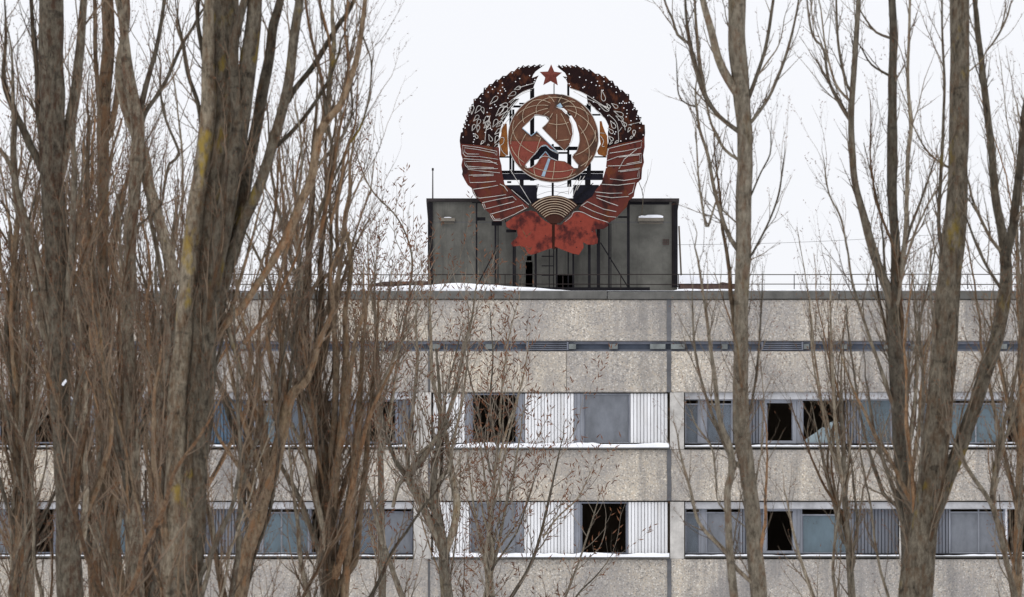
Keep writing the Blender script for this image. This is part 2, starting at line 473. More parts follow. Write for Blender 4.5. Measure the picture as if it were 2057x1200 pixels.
def cladding(a, b, y0, y1, Y, m, pitch=6.6):
    c = MB(); x0, x1 = X(a, Y), X(b, Y); z0, z1 = Z(y1, Y), Z(y0, Y)
    n = max(2, round((b - a) / pitch)); w = (x1 - x0) / n
    prof = []
    for i in range(n):
        xa = x0 + i * w
        d = rnd.uniform(-.004, .004)
        prof += [(xa + .010, Y + .06), (xa + .015, Y + d), (xa + w - .015, Y + d), (xa + w - .010, Y + .06)]
    prof = [(x0, Y + .06)] + prof + [(x1, Y + .06)]
    m_ = len(prof)
    c.v = [(x, y, z0) for x, y in prof] + [(x, y, z1) for x, y in prof] + [(x, Y + .09, z0) for x, y in prof] + [(x, Y + .09, z1) for x, y in prof]
    for i in range(m_ - 1):
        c.f += [(i, i + 1, m_ + i + 1, m_ + i), (2 * m_ + i + 1, 2 * m_ + i, 3 * m_ + i, 3 * m_ + i + 1),
                (m_ + i, m_ + i + 1, 3 * m_ + i + 1, 3 * m_ + i), (i + 1, i, 2 * m_ + i, 2 * m_ + i + 1)]
    return c.build('cladding_panel', m, bld)

def window(a, b, y0, y1, Y, fm, gm, fw=4.0, mull=(), top=0, gap=0):
    """frame with its pane; gm None: the pane is gone; top: height of a vent strip over the pane"""
    f = MB(); d0, d1 = Y, Y + .10
    x0, x1, z0, z1 = X(a, Y), X(b, Y), Z(y1, Y), Z(y0, Y)
    w = fw * PX_M
    f.box(x0, x0 + w, d0, d1, z0, z1).box(x1 - w, x1, d0, d1, z0, z1)
    f.box(x0 + w, x1 - w, d0 + .003, d1, z1 - w, z1).box(x0 + w, x1 - w, d0 + .003, d1, z0, z0 + w * .7)
    for q in mull:
        f.box(X(q, Y) - w * .5, X(q, Y) + w * .5, d0 + .006, d1, z0 + w * .7, z1 - w)
    zt = z1 - w - top * PX_M
    if top: f.box(x0 + w, x1 - w, d0 + .004, d1, zt - .04, zt)
    o = f.build('window', fm, bld)
    # inner casement line
    i0 = w + .004; t = .022
    for (xa, xb) in ((x0 + i0, x0 + i0 + t), (x1 - i0 - t, x1 - i0)):
        MB().box(xa, xb, d0 + .03, d1 - .01, z0 + w, zt - .05).build('casement', M['frame_dark'], o)
    if gm is not None:
        MB().box(x0 + w, x1 - w, Y + .060, Y + .068, z0 + w * .7, zt - (.04 if top else 0) - gap * PX_M).build('pane', gm, o)
    return o

YM, YS = FY + 0.10, FY + 0.36                         # white bay nearly flush, side bays set back
WY = {0: (791, 890), 1: (1009, 1112)}
def post(a, b, y0, y1, Y, m='frame_grey'):            # mullion post between units
    o = MB().pbox(a, b, y0, y1, Y, Y + .12)
    x0, x1 = X(a, Y), X(b, Y)
    o.box(x0 + (x1 - x0) * .35, x0 + (x1 - x0) * .65, Y - .03, Y, Z(y1, Y), Z(y0, Y))
    return o.build('mullion', M[m], bld)
# --- white bay, upper row
a, b = WY[0]
cladding(870, 934, a, b, YM, M['white_clad']); post(934.5, 945.5, a, b, YM)
window(946, 1040, a, b, YM, M['frame_dark'], None, 2.5); post(1040.5, 1053.5, a, b, YM)
cladding(1054, 1153, a, b, YM, M['white_clad']); post(1153.5, 1171, a, b, YM)
window(1171.5, 1265.5, a, b, YM, M['frame_grey'], M['g_grey'], 2.0)
cladding(1266, 1341, a, b, YM, M['white_clad'])
# --- white bay, lower row
a, b = WY[1]
cladding(870, 943, a, b, YM, M['white_clad'])
window(944, 1040, a, b, YM, M['frame_grey'], M['g_grey'], 2.5); post(1040.5, 1052, a, b, YM)
cladding(1052.5, 1153, a, b, YM, M['white_clad']); post(1153.5, 1165, a, b, YM)
window(1165.5, 1261, a, b, YM, M['frame_dark'], None, 2.5)
cladding(1261.5, 1341, a, b, YM, M['white_clad'])
# --- right bay, upper row
US, LS = (802, 891), (1019, 1112)
a, b = US
window(1376, 1404, a, b, YS, M['frame_grey'], M['g_blue'], 2, top=7); post(1404.5, 1416, a, b, YS)
window(1416.5, 1472, a, b, YS, M['frame_grey'], M['g_blue'], 3, top=6)
cladding(1472.5, 1524, a, b, YS, M['grey_clad']); post(1524.5, 1532, a, b, YS)
window(1532.5, 1600, a, b, YS, M['frame_grey'], None, 8); post(1600.5, 1609, a, b, YS)
w_ = window(1609.5, 1702, a, b, YS, M['frame_grey'], None, 3)
sh = [(1612, 889), (1616, 884), (1640, 868), (1652, 858), (1662, 862), (1668, 848), (1682, 846), (1697, 858), (1699, 889)]
MB().plate([(X(x, YS + .06), Z(y, YS + .06)) for x, y in sh], [], YS + .055, YS + .063).build('broken_pane', M['g_shard'], w_)
cladding(1702.5, 1726, a, b, YS, M['grey_clad'])
window(1726.5, 1792, a, b, YS, M['frame_grey'], M['g_teal'], 3, top=0)
cladding(1792.5, 1804, a, b, YS, M['grey_clad'])
window(1852, 1906, a, b, YS, M['frame_grey'], M['g_blue'], 3, top=5)
window(1906.5, 2018, a, b, YS, M['frame_grey'], M['g_teal'], 3, mull=(1960,), top=5)
window(2018.5, 2076, a, b, YS, M['frame_white'], None, 4)
cladding(2076.5, 2200, a, b, YS, M['grey_clad']); window(2200.5, 2286, a, b, YS, M['frame_grey'], M['g_blue'], 3)
# --- right bay, lower row
a, b = LS
window(1376, 1406, a, b, YS, M['frame_grey'], M['g_blue'], 2, top=8, gap=0); post(1406.5, 1416, a, b, YS)
window(1416.5, 1490, a, b, YS, M['frame_grey'], M['g_grey'], 3, top=7)
cladding(1490.5, 1531, a, b, YS, M['grey_clad'])
window(1531.5, 1600, a, b, YS, M['frame_grey'], None, 8); post(1600.5, 1608, a, b, YS)
window(1608.5, 1708, a, b, YS, M['frame_grey'], M['g_teal'], 2.5, top=12)
cladding(1708.5, 1804, a, b, YS, M['grey_clad'])
cladding(1852, 1905, a, b, YS, M['grey_clad'])
window(1905.5, 2018, a, b, YS, M['frame_grey'], M['g_grey'], 3, mull=(1965,), top=6)
window(2018.5, 2076, a, b, YS, M['frame_white'], None, 4)
window(2076.5, 2180, a, b, YS, M['frame_grey'], M['g_blue'], 3); cladding(2180.5, 2286, a, b, YS, M['grey_clad'])
# --- left bay, upper row
a, b = US
cladding(408, 470, a, b, YS, M['blue_clad']); cladding(470.5, 510, a, b, YS, M['blue_clad'])
window(510.5, 568, a, b, YS, M['frame_grey'], M['g_teal'], 3, top=6)
window(568.5, 622, a, b, YS, M['frame_dark'], M['g_blue'], 3)
window(622.5, 670, a, b, YS, M['frame_dark'], None, 3)
cladding(670.5, 730, a, b, YS, M['grey_clad'])
window(730.5, 800, a, b, YS, M['frame_dark'], None, 5)
cladding(800.5, 829, a, b, YS, M['grey_clad'])
# --- left bay, lower row
a, b = LS
cladding(408, 478, a, b, YS, M['grey_clad'])
window(478.5, 526, a, b, YS, M['frame_grey'], M['g_blue'], 3)
window(526.5, 622, a, b, YS, M['frame_grey'], M['g_teal'], 3, mull=(566,), top=7)
window(622.5, 664, a, b, YS, M['frame_dark'], None, 3)
cladding(664.5, 712, a, b, YS, M['grey_clad'])
window(712.5, 762, a, b, YS, M['frame_dark'], M['g_blue'], 2.5)
window(762.5, 829, a, b, YS, M['frame_dark'], M['g_grey'], 2.5, top=6)
# --- far left bays
for (a, b), sd_ in ((US, 3), (LS, 5)):
    r2 = random.Random(sd_)
    for q0 in (-548, -66):
        x = q0
        for w in (62, 70, 48, 84, 60, 98):
            if x + w > q0 + 425: w = q0 + 425 - x
            ch = r2.random()
            if ch < .35: cladding(x, x + w - .5, a, b, YS, M['grey_clad'])
            elif ch < .55: window(x, x + w - .5, a, b, YS, M['frame_dark'], None, 4)
            else: window(x, x + w - .5, a, b, YS, M['frame_grey'], r2.choice([M['g_grey'], M['g_teal'], M['g_blue']]), 3, top=r2.choice([0, 6]))
            x += w
# --- storeys below the frame, plainer
for k in (2, 3, 4, 5):
    a, b = 802 + 220 * k, 891 + 220 * k
    if Z(b) < 0.2: continue
    for bi in range(len(bays) - 1):
        x = bays[bi] + 36
        while x < bays[bi + 1] - 40:
            window(x, x + 101, a, b, YS, M['frame_grey'], M['g_grey'], 3); x += 102
# pilasters and lintels of the set-back bays, sills everywhere
for k in range(0, 6):
    t, bt = 788 + 220 * k, 903 + 220 * k
    if Z(bt) < 0.1: continue
    for x in bays[1:-1]:
        if x == 1344: pr = (1346, 1374)
        elif x == 862: pr = (831, 866)
        elif x == 1826: pr = (1806, 1850)
        else: pr = (x + 2, x + 24) if x == 380 else (x - 20, x + 20)
        cc = .02
        MB().box(X(pr[0]), X(pr[1]), FY + .012, FY + .34, Z(bt) + .006, Z(t) - .006).build('pilaster', M['pilaster'], bld)
    for bi in range(len(bays) - 1):
        x0, x1 = bays[bi], bays[bi + 1]
        if x0 == 862:
            continue
        MB().box(X(x0 + 32 if x0 == 1344 else x0 + 27), X(x1 - 33 if x1 == 862 else x1 - 22), FY + .14, FY + .46, Z(802 + 220 * k, FY + .14), Z(t) - .004).build('lintel', M['lintel'], bld)
sill_lines = []
for k in range(0, 6):
    zs = Z(899 + 220 * k)
    if zs < .3: continue
    for bi in range(len(bays) - 1):
        x0, x1 = bays[bi], bays[bi + 1]
        mid = x0 == 862
        xa, xb = (x0 + 5, x1 + 1) if mid else ((x0 + 31, x1 - 20) if x0 == 1344 else (x0 + 26, x1 - 32 if x1 == 862 else x1 - 21))
        yy = 900 if mid else 897.5
        zt = Z(yy + 220 * k)
        zt = max(zt, 0.3)
        fr = FY - (.17 if mid else .07)
        MB().box(X(xa), X(xb), fr, FY + .36, zt - .04, zt).build('window_sill', M['coping'], bld)
        if k < 3: sill_lines.append((xa, xb, fr, zt, mid, k))

# ------------------------------------------------------------------ snow on ledges and roof (nobody could count it)
def snow_strip(name, xa, xb, y0, y1, zt, hf, n=90):
    s = MB()
    cols = 4
    for i in range(n + 1):
        px = xa + (xb - xa) * i / n
        h = hf(px)
        x = X(px)
        e = min(h, .05) * .4
        s.v += [(x, y0 - e * .4, zt - .006), (x, y0 - e, zt + h * .55), (x, y0 + .02, zt + h * .9), (x, (y0 + y1) / 2, zt + h), (x, y1, zt + h * .9), (x, y1, zt - .006)]
    q = 6
    for i in range(n):
        for j in range(q - 1):
            a = i * q + j
            s.f.append((a, a + q, a + q + 1, a + 1))
    s.f.append(tuple(range(q))[::-1]); s.f.append(tuple(n * q + j for j in range(q)))
    return tag(s.build(name, M['snow'], smooth=True), kind='stuff')
for si, (xa, xb, fr, zt, mid, k) in enumerate(sill_lines):
    def hf(px, si=si, mid=mid):
        v = noise.noise(Vector((px * .013, si * 3.1, 0))) + .5 * noise.noise(Vector((px * .05, si * 1.7, 5)))
        b = (.125 + .075 * v) if mid else (.038 + .035 * v)
        return max(.012, b)
    snow_strip('sill_snow', xa + 1, xb - 1, fr + .01, FY + (.09 if mid else .34), zt + .004, hf)
def roof_h(px):
    pts = [(-1000, .07), (0, .10), (300, .13), (450, .14), (560, .10), (700, .10), (760, .14), (850, .19), (920, .26), (985, .20), (1060, .12), (1120, .05), (1145, .004), (1352, .003), (1366, .06), (1700, .05), (2057, .06), (2900, .06)]
    for (a, ha), (b, hb) in zip(pts, pts[1:]):
        if a <= px <= b:
            t = (px - a) / (b - a); t = t * t * (3 - 2 * t)
            return max(.003, ha + (hb - ha) * t + (.016 * noise.noise(Vector((px * .03, 0, 0))) if ha > .03 else 0))
    return .05
snow_strip('roof_snow', -1000, 2700, FY - .01, FY + .39, Z(584.5), roof_h, 360)
MB_ = MB().box(X(BX0), X(BX1), FY + .42, FY + 13.9, Z_ROOF + .004, Z_ROOF + .09)
tag(MB_.build('roof_snow', M['snow']), kind='stuff')

# ------------------------------------------------------------------ roof railing
ry = FY + .46
rail = thing('roof_railing', 'thin dark two-bar steel railing along the roof edge', 'railing', (X(1028), ry, Z_ROOF))
for py in (551.5, 571.5):
    pts = [Vector((X(px), ry, Z(py, ry) + .02 * noise.noise(Vector((px * .004, py, 0))))) for px in range(-600, 2500, 60)]
    MB().tube(pts, .014, 5).build('rail', M['rail'], rail)
px = -500
while px < 2450:
    MB().box(X(px) - .013, X(px) + .013, ry + .015, ry + .04, Z_ROOF, Z(551.5, ry)).build('rail_post', M['rail'], rail)
    px += 116.5
# ------------------------------------------------------------------ low things on the roof
t = thing('roof_hatch', 'low dark roof hood left of the machine room', 'roof hatch', (X(800), FY + 2.6, Z_ROOF + .09))
yy = FY + 2.0
h = MB(); o = [(738, 578), (742, 571), (772, 566), (862, 565), (862, 580)]
h.plate([(X(a_, yy), Z(b_, yy)) for a_, b_ in o[:-1]] + [(X(862, yy), Z_ROOF + .09), (X(738, yy), Z_ROOF + .09)], [], yy, yy + 1.6)
h.build('hood', M['brownroof'], t)
t = thing('roof_hatch', 'low dark roof hood right of the machine room under a snow cap', 'roof hatch', (X(1420), FY + 2.6, Z_ROOF + .09))
o = [(1366, 570), (1440, 570), (1452, 567), (1480, 572), (1486, 578)]
h = MB(); h.plate([(X(1366, yy), Z_ROOF + .09)] + [(X(a_, yy), Z(b_, yy)) for a_, b_ in o] + [(X(1486, yy), Z_ROOF + .09)], [], yy, yy + 1.6)
h.build('hood', M['brownroof'], t)
o = [(1363, 571), (1366, 555), (1380, 552), (1410, 559), (1440, 566), (1447, 571)]
h = MB(); h.plate([(X(a_, yy), Z(b_, yy) + .012) for a_, b_ in o], [], yy - .02, yy + 1.2)
tag(h.build('roof_snow', M['snow']), kind='stuff')
t = thing('roof_hatch', 'low rusty roof hood at the far left behind the poplar stems', 'roof hatch', (X(10), FY + 2.6, Z_ROOF + .09))
h = MB(); h.plate([(X(a_, yy), Z(b_, yy)) for a_, b_ in ((-120, 568), (50, 568), (60, 577))] + [(X(60, yy), Z_ROOF + .09), (X(-120, yy), Z_ROOF + .09)], [], yy, yy + 1.6)
h.build('hood', M['brownroof'], t)

# ------------------------------------------------------------------ machine room on the roof
PY = FY + 2.2
pz = Z_ROOF + .004
pent = thing('machine_room', 'grey rendered machine room on the roof behind the emblem', 'rooftop room', (X(1110), PY, pz))
x0, x1, zt = X(860, PY), X(1361, PY), Z(406, PY)
dx0, dx1, dz = X(1056, PY), X(1070, PY), Z(526, PY)
ex0, ex1, ez = X(1118, PY), X(1150, PY), Z(552, PY)
def q2(x, z): return (x, z)
front = [(x0, pz), (dx0, pz), (dx0, dz), (dx1, dz), (dx1, pz), (ex0, pz), (ex0, ez), (ex1, ez), (ex1, pz), (x1, pz), (x1, zt), (x0, zt)]
wn = [(X(1058, PY), Z(524, PY)), (X(1068, PY), Z(524, PY)), (X(1068, PY), Z(514, PY)), (X(1058, PY), Z(514, PY))]
MB().plate(front, [wn], PY, PY + .25).build('front_wall', M['render'], pent)
MB().box(x0, x0 + .25, PY + .252, PY + 6, pz, zt).build('side_wall', M['render'], pent)
MB().box(x1 - .25, x1, PY + .252, PY + 6, pz, zt).build('side_wall', M['render'], pent)
MB().box(x0, x1, PY + 6.002, PY + 6.25, pz, zt).build('rear_wall', M['render'], pent)
MB().box(x0 - .06, x1 + .06, PY - .12, PY + 6.35, zt + .002, zt + .10).build('roof_slab', M['roofing'], pent)
MB().pbox(1070, 1345, 406.5, 411, PY - .03, PY - .002).build('eaves_board', M['black'], pent)
MB().pbox(859, 869, 407, 577, PY - .09, PY - .003).build('corner_post', M['black'], pent)
MB().pbox(1350, 1362, 407, 577, PY - .09, PY - .003).build('corner_post', M['black'], pent)
MB().pbox(1352, 1353.2, 412, 577, PY - .13, PY - .092).build('drain_pipe', M['rail'], pent)
for nm, a_, b_, c_ in (('l', 884, 914, 438), ('r', 1282, 1334, 438)):
    MB().pbox(a_, b_, c_, c_ + 6, PY - .30, PY - .002).build('ledge', M['ledge'], pent)
    MB().pbox(a_ + 2, b_ - 2, c_ + 9, c_ + 12, PY - .02, PY - .003).build('ledge_bracket', M['ledge'], pent)
    s = MB()
    o = [(a_ + 2, c_ - .3), (a_ + 1.5, c_ - 3), (a_ + 8, c_ - 5), (a_ + 14, c_ - 4.2), (a_ + 20, c_ - 6), (b_ - 14, c_ - 6.2), (b_ - 6, c_ - 5.4), (b_ - 1, c_ - 3.5), (b_ - 1.5, c_ - .3)] if nm == 'r' else \
        [(a_ + 7, c_ - .3), (a_ + 9, c_ - 1.6), (b_ - 10, c_ - 1.9), (b_ - 7, c_ - .3)]
    s.plate([(X(p_, PY - .31), Z(q_, PY - .31)) for p_, q_ in o], [], PY - .31, PY - .06)
    tag(s.build('ledge_snow', M['snow']), kind='stuff')
# thin snow lines on the roof slab's edge
MB_ = MB().box(X(1268, PY), X(1344, PY), PY - .10, PY + .4, zt + .101, zt + .112)
# grille on the front wall, right
gr = MB(); gx, gz = X(1332, PY), Z(492, PY)
for q in range(4): gr.box(gx + q * .055, gx + q * .055 + .018, PY - .025, PY - .003, gz, gz + .17)
for q in range(3): gr.box(gx, gx + .183, PY - .037, PY - .026, gz + q * .07, gz + q * .07 + .016)
gr.build('vent_grille', M['brownroof'], pent)
# wall seams
for py in (446,):
    MB().pbox(862, 1350, py, py + 1.2, PY - .008, PY + .001).build('wall_seam', M['joint'], pent)
# leaning plank by the right corner
t = thing('plank', 'weathered plank leaning on the right side of the machine room', 'plank', P(1376, 577, PY + .6))
MB().bar(Vector((X(1371, PY + .6), PY + .6, Z_ROOF + .095)), Vector((X(1364.5, PY + .6), PY + .6, Z(455, PY + .6))), .05, .22).build('board', M['wood'], t)

# mast
t = thing('mast', 'thin dark lightning mast at the left corner of the machine room roof', 'mast', (X(869, PY + .3), PY + .3, zt + .10))
mp = Vector((X(869, PY + .3), PY + .3, zt + .10))
MB().tube([mp, Vector((mp.x, mp.y, Z(343, PY + .3)))], [.022, .016], 6).build('pole', M['rail'], t)
MB().tube([Vector((mp.x, mp.y, Z(343, PY + .3))), Vector((mp.x, mp.y, Z(338, PY + .3)))], [.035, .03], 6).build('tip', M['rail'], t)

# ------------------------------------------------------------------ the emblem
EY = FY + .75
emb = thing('rooftop_emblem', 'rusty hammer and sickle emblem with globe, wheat wreath and red ribbons on the roof', 'emblem', (X(1110, EY), EY, Z_ROOF))
def z1(p, Y=EY): q = P(900 + p[0] / 4.898, 110 + p[1] / 4.898, Y); return (q.x, q.z)
def z2(p, Y=EY): q = P(900 + p[0] / 4.8, 270 + p[1] / 4.8, Y); return (q.x, q.z)
def z3(p, Y=EY): q = P(820 + p[0] / 3.5466, 380 + p[1] / 3.5466, Y); return (q.x, q.z)
def v3(q, Y): return Vector((q[0], Y, q[1]))
def hole(c, r, n=6):
    return [(c[0] + r * math.cos(2 * math.pi * k / n + .3), c[1] + r * math.sin(2 * math.pi * k / n + .3)) for k in range(n)]
def inside(p, poly):
    r = False; j = len(poly) - 1
    for i in range(len(poly)):
        a, b = poly[i], poly[j]
        if (a[1] > p[1]) != (b[1] > p[1]) and p[0] < (b[0] - a[0]) * (p[1] - a[1]) / (b[1] - a[1]) + a[0]: r = not r
        j = i
    return r
def edge_dist(p, poly):
    m = 1e9
    for i in range(len(poly)):
        ax, ay = poly[i]; bx, by = poly[(i + 1) % len(poly)]
        dx, dy = bx - ax, by - ay; l = dx * dx + dy * dy or 1e-9
        t = max(0, min(1, ((p[0] - ax) * dx + (p[1] - ay) * dy) / l))
        m = min(m, math.hypot(p[0] - ax - t * dx, p[1] - ay - t * dy))
    return m
def teeth(peaks, cen, depth=17, lead=.72):
    out = []
    for i, p in enumerate(peaks):
        out.append(p)
        if i + 1 < len(peaks):
            q = peaks[i + 1]
            x, y = p[0] + (q[0] - p[0]) * lead, p[1] + (q[1] - p[1]) * lead
            dx, dy = cen[0] - x, cen[1] - y; l = math.hypot(dx, dy)
            out.append((x + dx / l * depth, y + dy / l * depth))
    return out
def smooth(pts, n=6, closed=False):
    V = [Vector((p[0], p[1], 0)) for p in pts]; o = []
    m = len(V)
    for i in range(m if closed else m - 1):
        g = (lambda k: V[k % m]) if closed else (lambda k: V[max(0, min(m - 1, k))])
        a, b, c, d = g(i - 1), g(i), g(i + 1), g(i + 2)
        for k in range(n):
            t = k / n
            q = .5 * ((2 * b) + (-a + c) * t + (2 * a - 5 * b + 4 * c - d) * t * t + (-a + 3 * b - 3 * c + d) * t ** 3)
            o.append((q.x, q.y))
    if not closed: o.append(pts[-1])
    return o
CEN = (1035, 820)
lp = [(955, 95), (905, 93), (850, 97), (792, 103), (738, 103), (692, 120), (622, 162), (538, 208), (472, 245), (406, 290), (352, 325), (325, 380), (250, 437), (230, 490), (205, 520), (190, 560), (176, 600), (166, 645), (150, 682), (140, 725), (126, 768)]
linner = [(955, 100), (905, 133), (862, 165), (838, 198), (826, 230), (892, 205), (872, 240), (852, 290), (838, 332), (780, 352), (720, 378), (660, 418), (640, 440), (700, 432), (650, 482), (620, 520), (598, 570), (568, 625), (530, 690), (512, 735), (502, 800), (500, 860), (494, 936)]
lw = teeth(lp, CEN) + [(118, 812), (114, 850), (122, 905), (300, 935), (480, 972)] + linner[::-1][:-1]
rp = [(1068, 112), (1088, 98), (1126, 104), (1166, 98), (1210, 103), (1260, 99), (1332, 122), (1393, 142), (1485, 187), (1545, 207), (1622, 257), (1668, 308), (1715, 347), (1783, 388), (1806, 455), (1832, 468), (1848, 522), (1870, 545), (1878, 600), (1905, 615), (1908, 670), (1936, 690)]
rinner = [(1068, 116), (1110, 148), (1150, 178), (1172, 220), (1128, 214), (1162, 245), (1182, 300), (1202, 330), (1260, 352), (1330, 378), (1365, 400), (1372, 470), (1440, 528), (1500, 575), (1555, 645), (1580, 700), (1572, 770), (1578, 860), (1562, 925)]
rw = teeth(rp, CEN) + [(1940, 770), (1930, 850), (1760, 885), (1640, 905)] + rinner[::-1][:-1]
ldots = [(705, 235), (665, 265), (803, 206), (855, 245), (848, 268), (775, 297), (535, 280), (537, 320), (555, 338), (565, 357), (515, 353), (493, 380), (527, 386), (395, 370), (437, 340), (460, 318), (590, 428), (318, 430), (323, 462), (345, 470), (412, 527), (428, 524), (460, 492), (474, 510), (385, 568), (392, 610), (203, 692), (168, 722), (148, 810), (250, 778), (255, 803), (258, 835), (250, 860), (252, 890), (418, 725), (430, 738), (365, 765), (400, 690)]
rdots = [(1193, 190), (1162, 233), (1192, 287), (1205, 312), (1233, 357), (1295, 222), (1357, 250), (1412, 273), (1470, 262), (1457, 302), (1490, 306), (1535, 263), (1578, 295), (1327, 325), (1341, 316), (1655, 370), (1608, 314), (1525, 350), (1432, 465), (1432, 420), (1490, 535), (1688, 477), (1710, 477), (1722, 460), (1738, 477), (1755, 477), (1782, 470), (1822, 478), (1730, 525), (1760, 545), (1762, 580), (1818, 540), (1858, 540), (1855, 632), (1890, 632), (1800, 650), (1753, 612), (1800, 690), (1632, 675), (1640, 780), (1650, 760), (1886, 722), (1572, 600), (1680, 640), (1920, 790), (1752, 828), (1700, 850)]
def wheat(outline, peaks, dots, m):
    poly = [z1(p) for p in outline]
    hs = []
    for p in peaks[1:-1]:
        dx, dy = CEN[0] - p[0], CEN[1] - p[1]; l = math.hypot(dx, dy)
        dots = dots + [(p[0] + dx / l * 19, p[1] + dy / l * 19)]
    r = .0195
    keep = []
    for d in dots:
        c = z1(d)
        if inside(c, poly) and edge_dist(c, poly) > r * 1.25 and all(math.hypot(c[0] - k[0], c[1] - k[1]) > r * 2.4 for k in keep):
            keep.append(c)
    mb = MB().plate(poly, [hole(c, r) for c in keep], EY, EY + .035)
    return mb.build('wheat_plate', m, emb)
wl = wheat(lw, lp, ldots, M['wheat']); wr = wheat(rw, rp, rdots, M['wheat'])
TR = .0105
def tubes(name, lines, zf, Y, parent, m, r=TR, n=5, sm=True):
    for ln in lines:
        pts = [zf(p, Y) for p in (smooth(ln, 5) if sm and len(ln) > 2 else ln)]
        MB().tube([v3(q, Y + .012 * noise.noise(Vector((q[0] * 2, q[1] * 2, 0)))) for q in pts], r, n).build(name, m, parent, smooth=True)
def drop(a, b):                                        # grain-shaped loop from a (pointed) to b (round)
    ax, ay = a; dx, dy = b[0] - ax, b[1] - ay; L = math.hypot(dx, dy); nx, ny = -dy / L, dx / L
    w = min(20, L * .23)
    return [a] + [(ax + dx * t + nx * w * s, ay + dy * t + ny * w * s) for t, s in ((.35, .5), (.7, 1), (.93, .75), (1.02, 0), (.93, -.75), (.7, -1), (.35, -.5))] + [a]
LL = [((232, 590), (238, 505)), ((265, 578), (318, 508)), ((352, 585), (335, 520)), ((250, 655), (300, 600)), ((282, 705), (312, 640)), ((236, 752), (262, 690)), ((290, 765), (300, 700)), ((262, 775), (290, 822)), ((345, 680), (400, 610)), ((352, 725), (408, 660)), ((372, 745), (415, 700)), ((400, 785), (428, 850)), ((320, 885), (348, 850)), ((468, 605), (540, 520)), ((500, 605), (585, 520)), ((520, 635), (600, 565)), ((508, 500), (585, 490)), ((440, 715), (482, 640)), ((472, 715), (532, 660)), ((458, 785), (520, 735)), ((460, 875), (492, 800)), ((410, 490), (485, 415)), ((590, 410), (664, 372)), ((650, 345), (712, 320)), ((445, 925), (492, 885)), ((380, 910), (402, 885))]
RL = [((1510, 345), (1535, 455)), ((1480, 490), (1580, 550)), ((1560, 480), (1592, 525)), ((1608, 480), (1668, 522)), ((1630, 555), (1722, 600)), ((1650, 602), (1722, 645)), ((1700, 650), (1752, 702)), ((1570, 722), (1622, 772)), ((1598, 650), (1642, 722)), ((1578, 800), (1622, 842)), ((1768, 765), (1792, 720)), ((1828, 805), (1832, 745)), ((1788, 832), (1812, 805)), ((1588, 885), (1612, 860)), ((1638, 875), (1672, 850))]
tubes('grain_tube', [drop(a, b) for a, b in LL], z1, EY - .03, wl, M['tube'])
tubes('grain_tube', [drop(a, b) for a, b in RL], z1, EY - .03, wr, M['tube'])
tubes('stalk_tube', [[(850, 280), (780, 300), (695, 325)], [(838, 332), (740, 365), (655, 425), (598, 472)], [(822, 352), (740, 382), (680, 420), (612, 480)], [(700, 438), (640, 480), (600, 530)], [(690, 452), (560, 605), (500, 690)], [(415, 600), (378, 715), (362, 860)], [(410, 610), (390, 720), (345, 640)], [(640, 590), (560, 680), (500, 770)]], z1, EY - .028, wl, M['tube'])
tubes('stalk_tube', [[(1212, 335), (1330, 378), (1450, 452), (1562, 525)], [(1235, 362), (1350, 425), (1500, 492), (1582, 552)], [(1365, 480), (1405, 500), (1448, 530)], [(1385, 470), (1460, 550), (1550, 635)], [(1580, 590), (1662, 680), (1680, 860)], [(1912, 662), (1845, 675), (1775, 692)], [(1682, 755), (1712, 715)], [(1640, 560), (1720, 650), (1745, 745)]], z1, EY - .028, wr, M['tube'])

# ribbons
RYB = EY - .07
lr = [(128, 92), (116, 112), (124, 150), (126, 195), (140, 240), (128, 298), (140, 358), (134, 388), (160, 440), (190, 490), (228, 520), (238, 562), (268, 612), (318, 652), (334, 702), (400, 762), (408, 802), (440, 838), (500, 840), (560, 818), (640, 778), (740, 728), (782, 702), (742, 668), (692, 622), (640, 580), (602, 532), (546, 482), (522, 382), (516, 302), (497, 232), (492, 128), (380, 112)]
rr = [(1895, 12), (1897, 120), (1882, 200), (1890, 270), (1872, 330), (1865, 432), (1822, 470), (1802, 540), (1792, 600), (1742, 640), (1722, 702), (1662, 762), (1602, 822), (1548, 852), (1400, 800), (1310, 762), (1255, 722), (1280, 690), (1330, 640), (1390, 600), (1422, 540), (1480, 470), (1502, 400), (1522, 330), (1530, 250), (1538, 130), (1600, 100), (1760, 70), (1870, 48)]
rl_ = MB().plate([z2(p, RYB) for p in lr], [], RYB, RYB + .03).build('ribbon_plate', M['ribbon'], emb)
rr_ = MB().plate([z2(p, RYB) for p in rr], [hole(z2(d, RYB), .017) for d in ((1528, 320), (1545, 150), (1872, 66))], RYB, RYB + .03).build('ribbon_plate', M['ribbon'], emb)
tubes('ribbon_tube', [[(470, 205), (472, 165), (300, 128), (140, 108), (146, 185), (168, 212), (300, 215), (482, 242)], [(456, 200), (455, 182), (300, 150), (160, 130), (160, 170), (186, 190), (300, 192)], [(478, 292), (400, 255), (150, 235), (166, 300), (192, 326), (300, 332), (482, 332)], [(468, 275), (300, 262), (168, 262), (186, 308), (300, 316), (440, 322)], [(440, 385), (200, 395), (211, 466), (330, 464), (460, 452)], [(500, 372), (300, 352), (192, 338)], [(440, 398), (240, 404)], [(236, 532), (420, 505), (482, 492)], [(240, 540), (270, 605), (302, 616), (440, 600), (560, 582)], [(330, 660), (480, 628), (622, 600), (660, 636)], [(330, 672), (352, 722), (480, 690), (640, 650)], [(345, 668), (362, 708)], [(405, 772), (560, 728), (720, 682), (742, 716)], [(410, 782), (440, 832), (502, 832), (640, 772), (760, 708)], [(424, 778), (450, 820), (505, 818)], [(500, 480), (540, 500), (575, 550)]], z2, RYB - .03, rl_, M['tube'], sm=False)
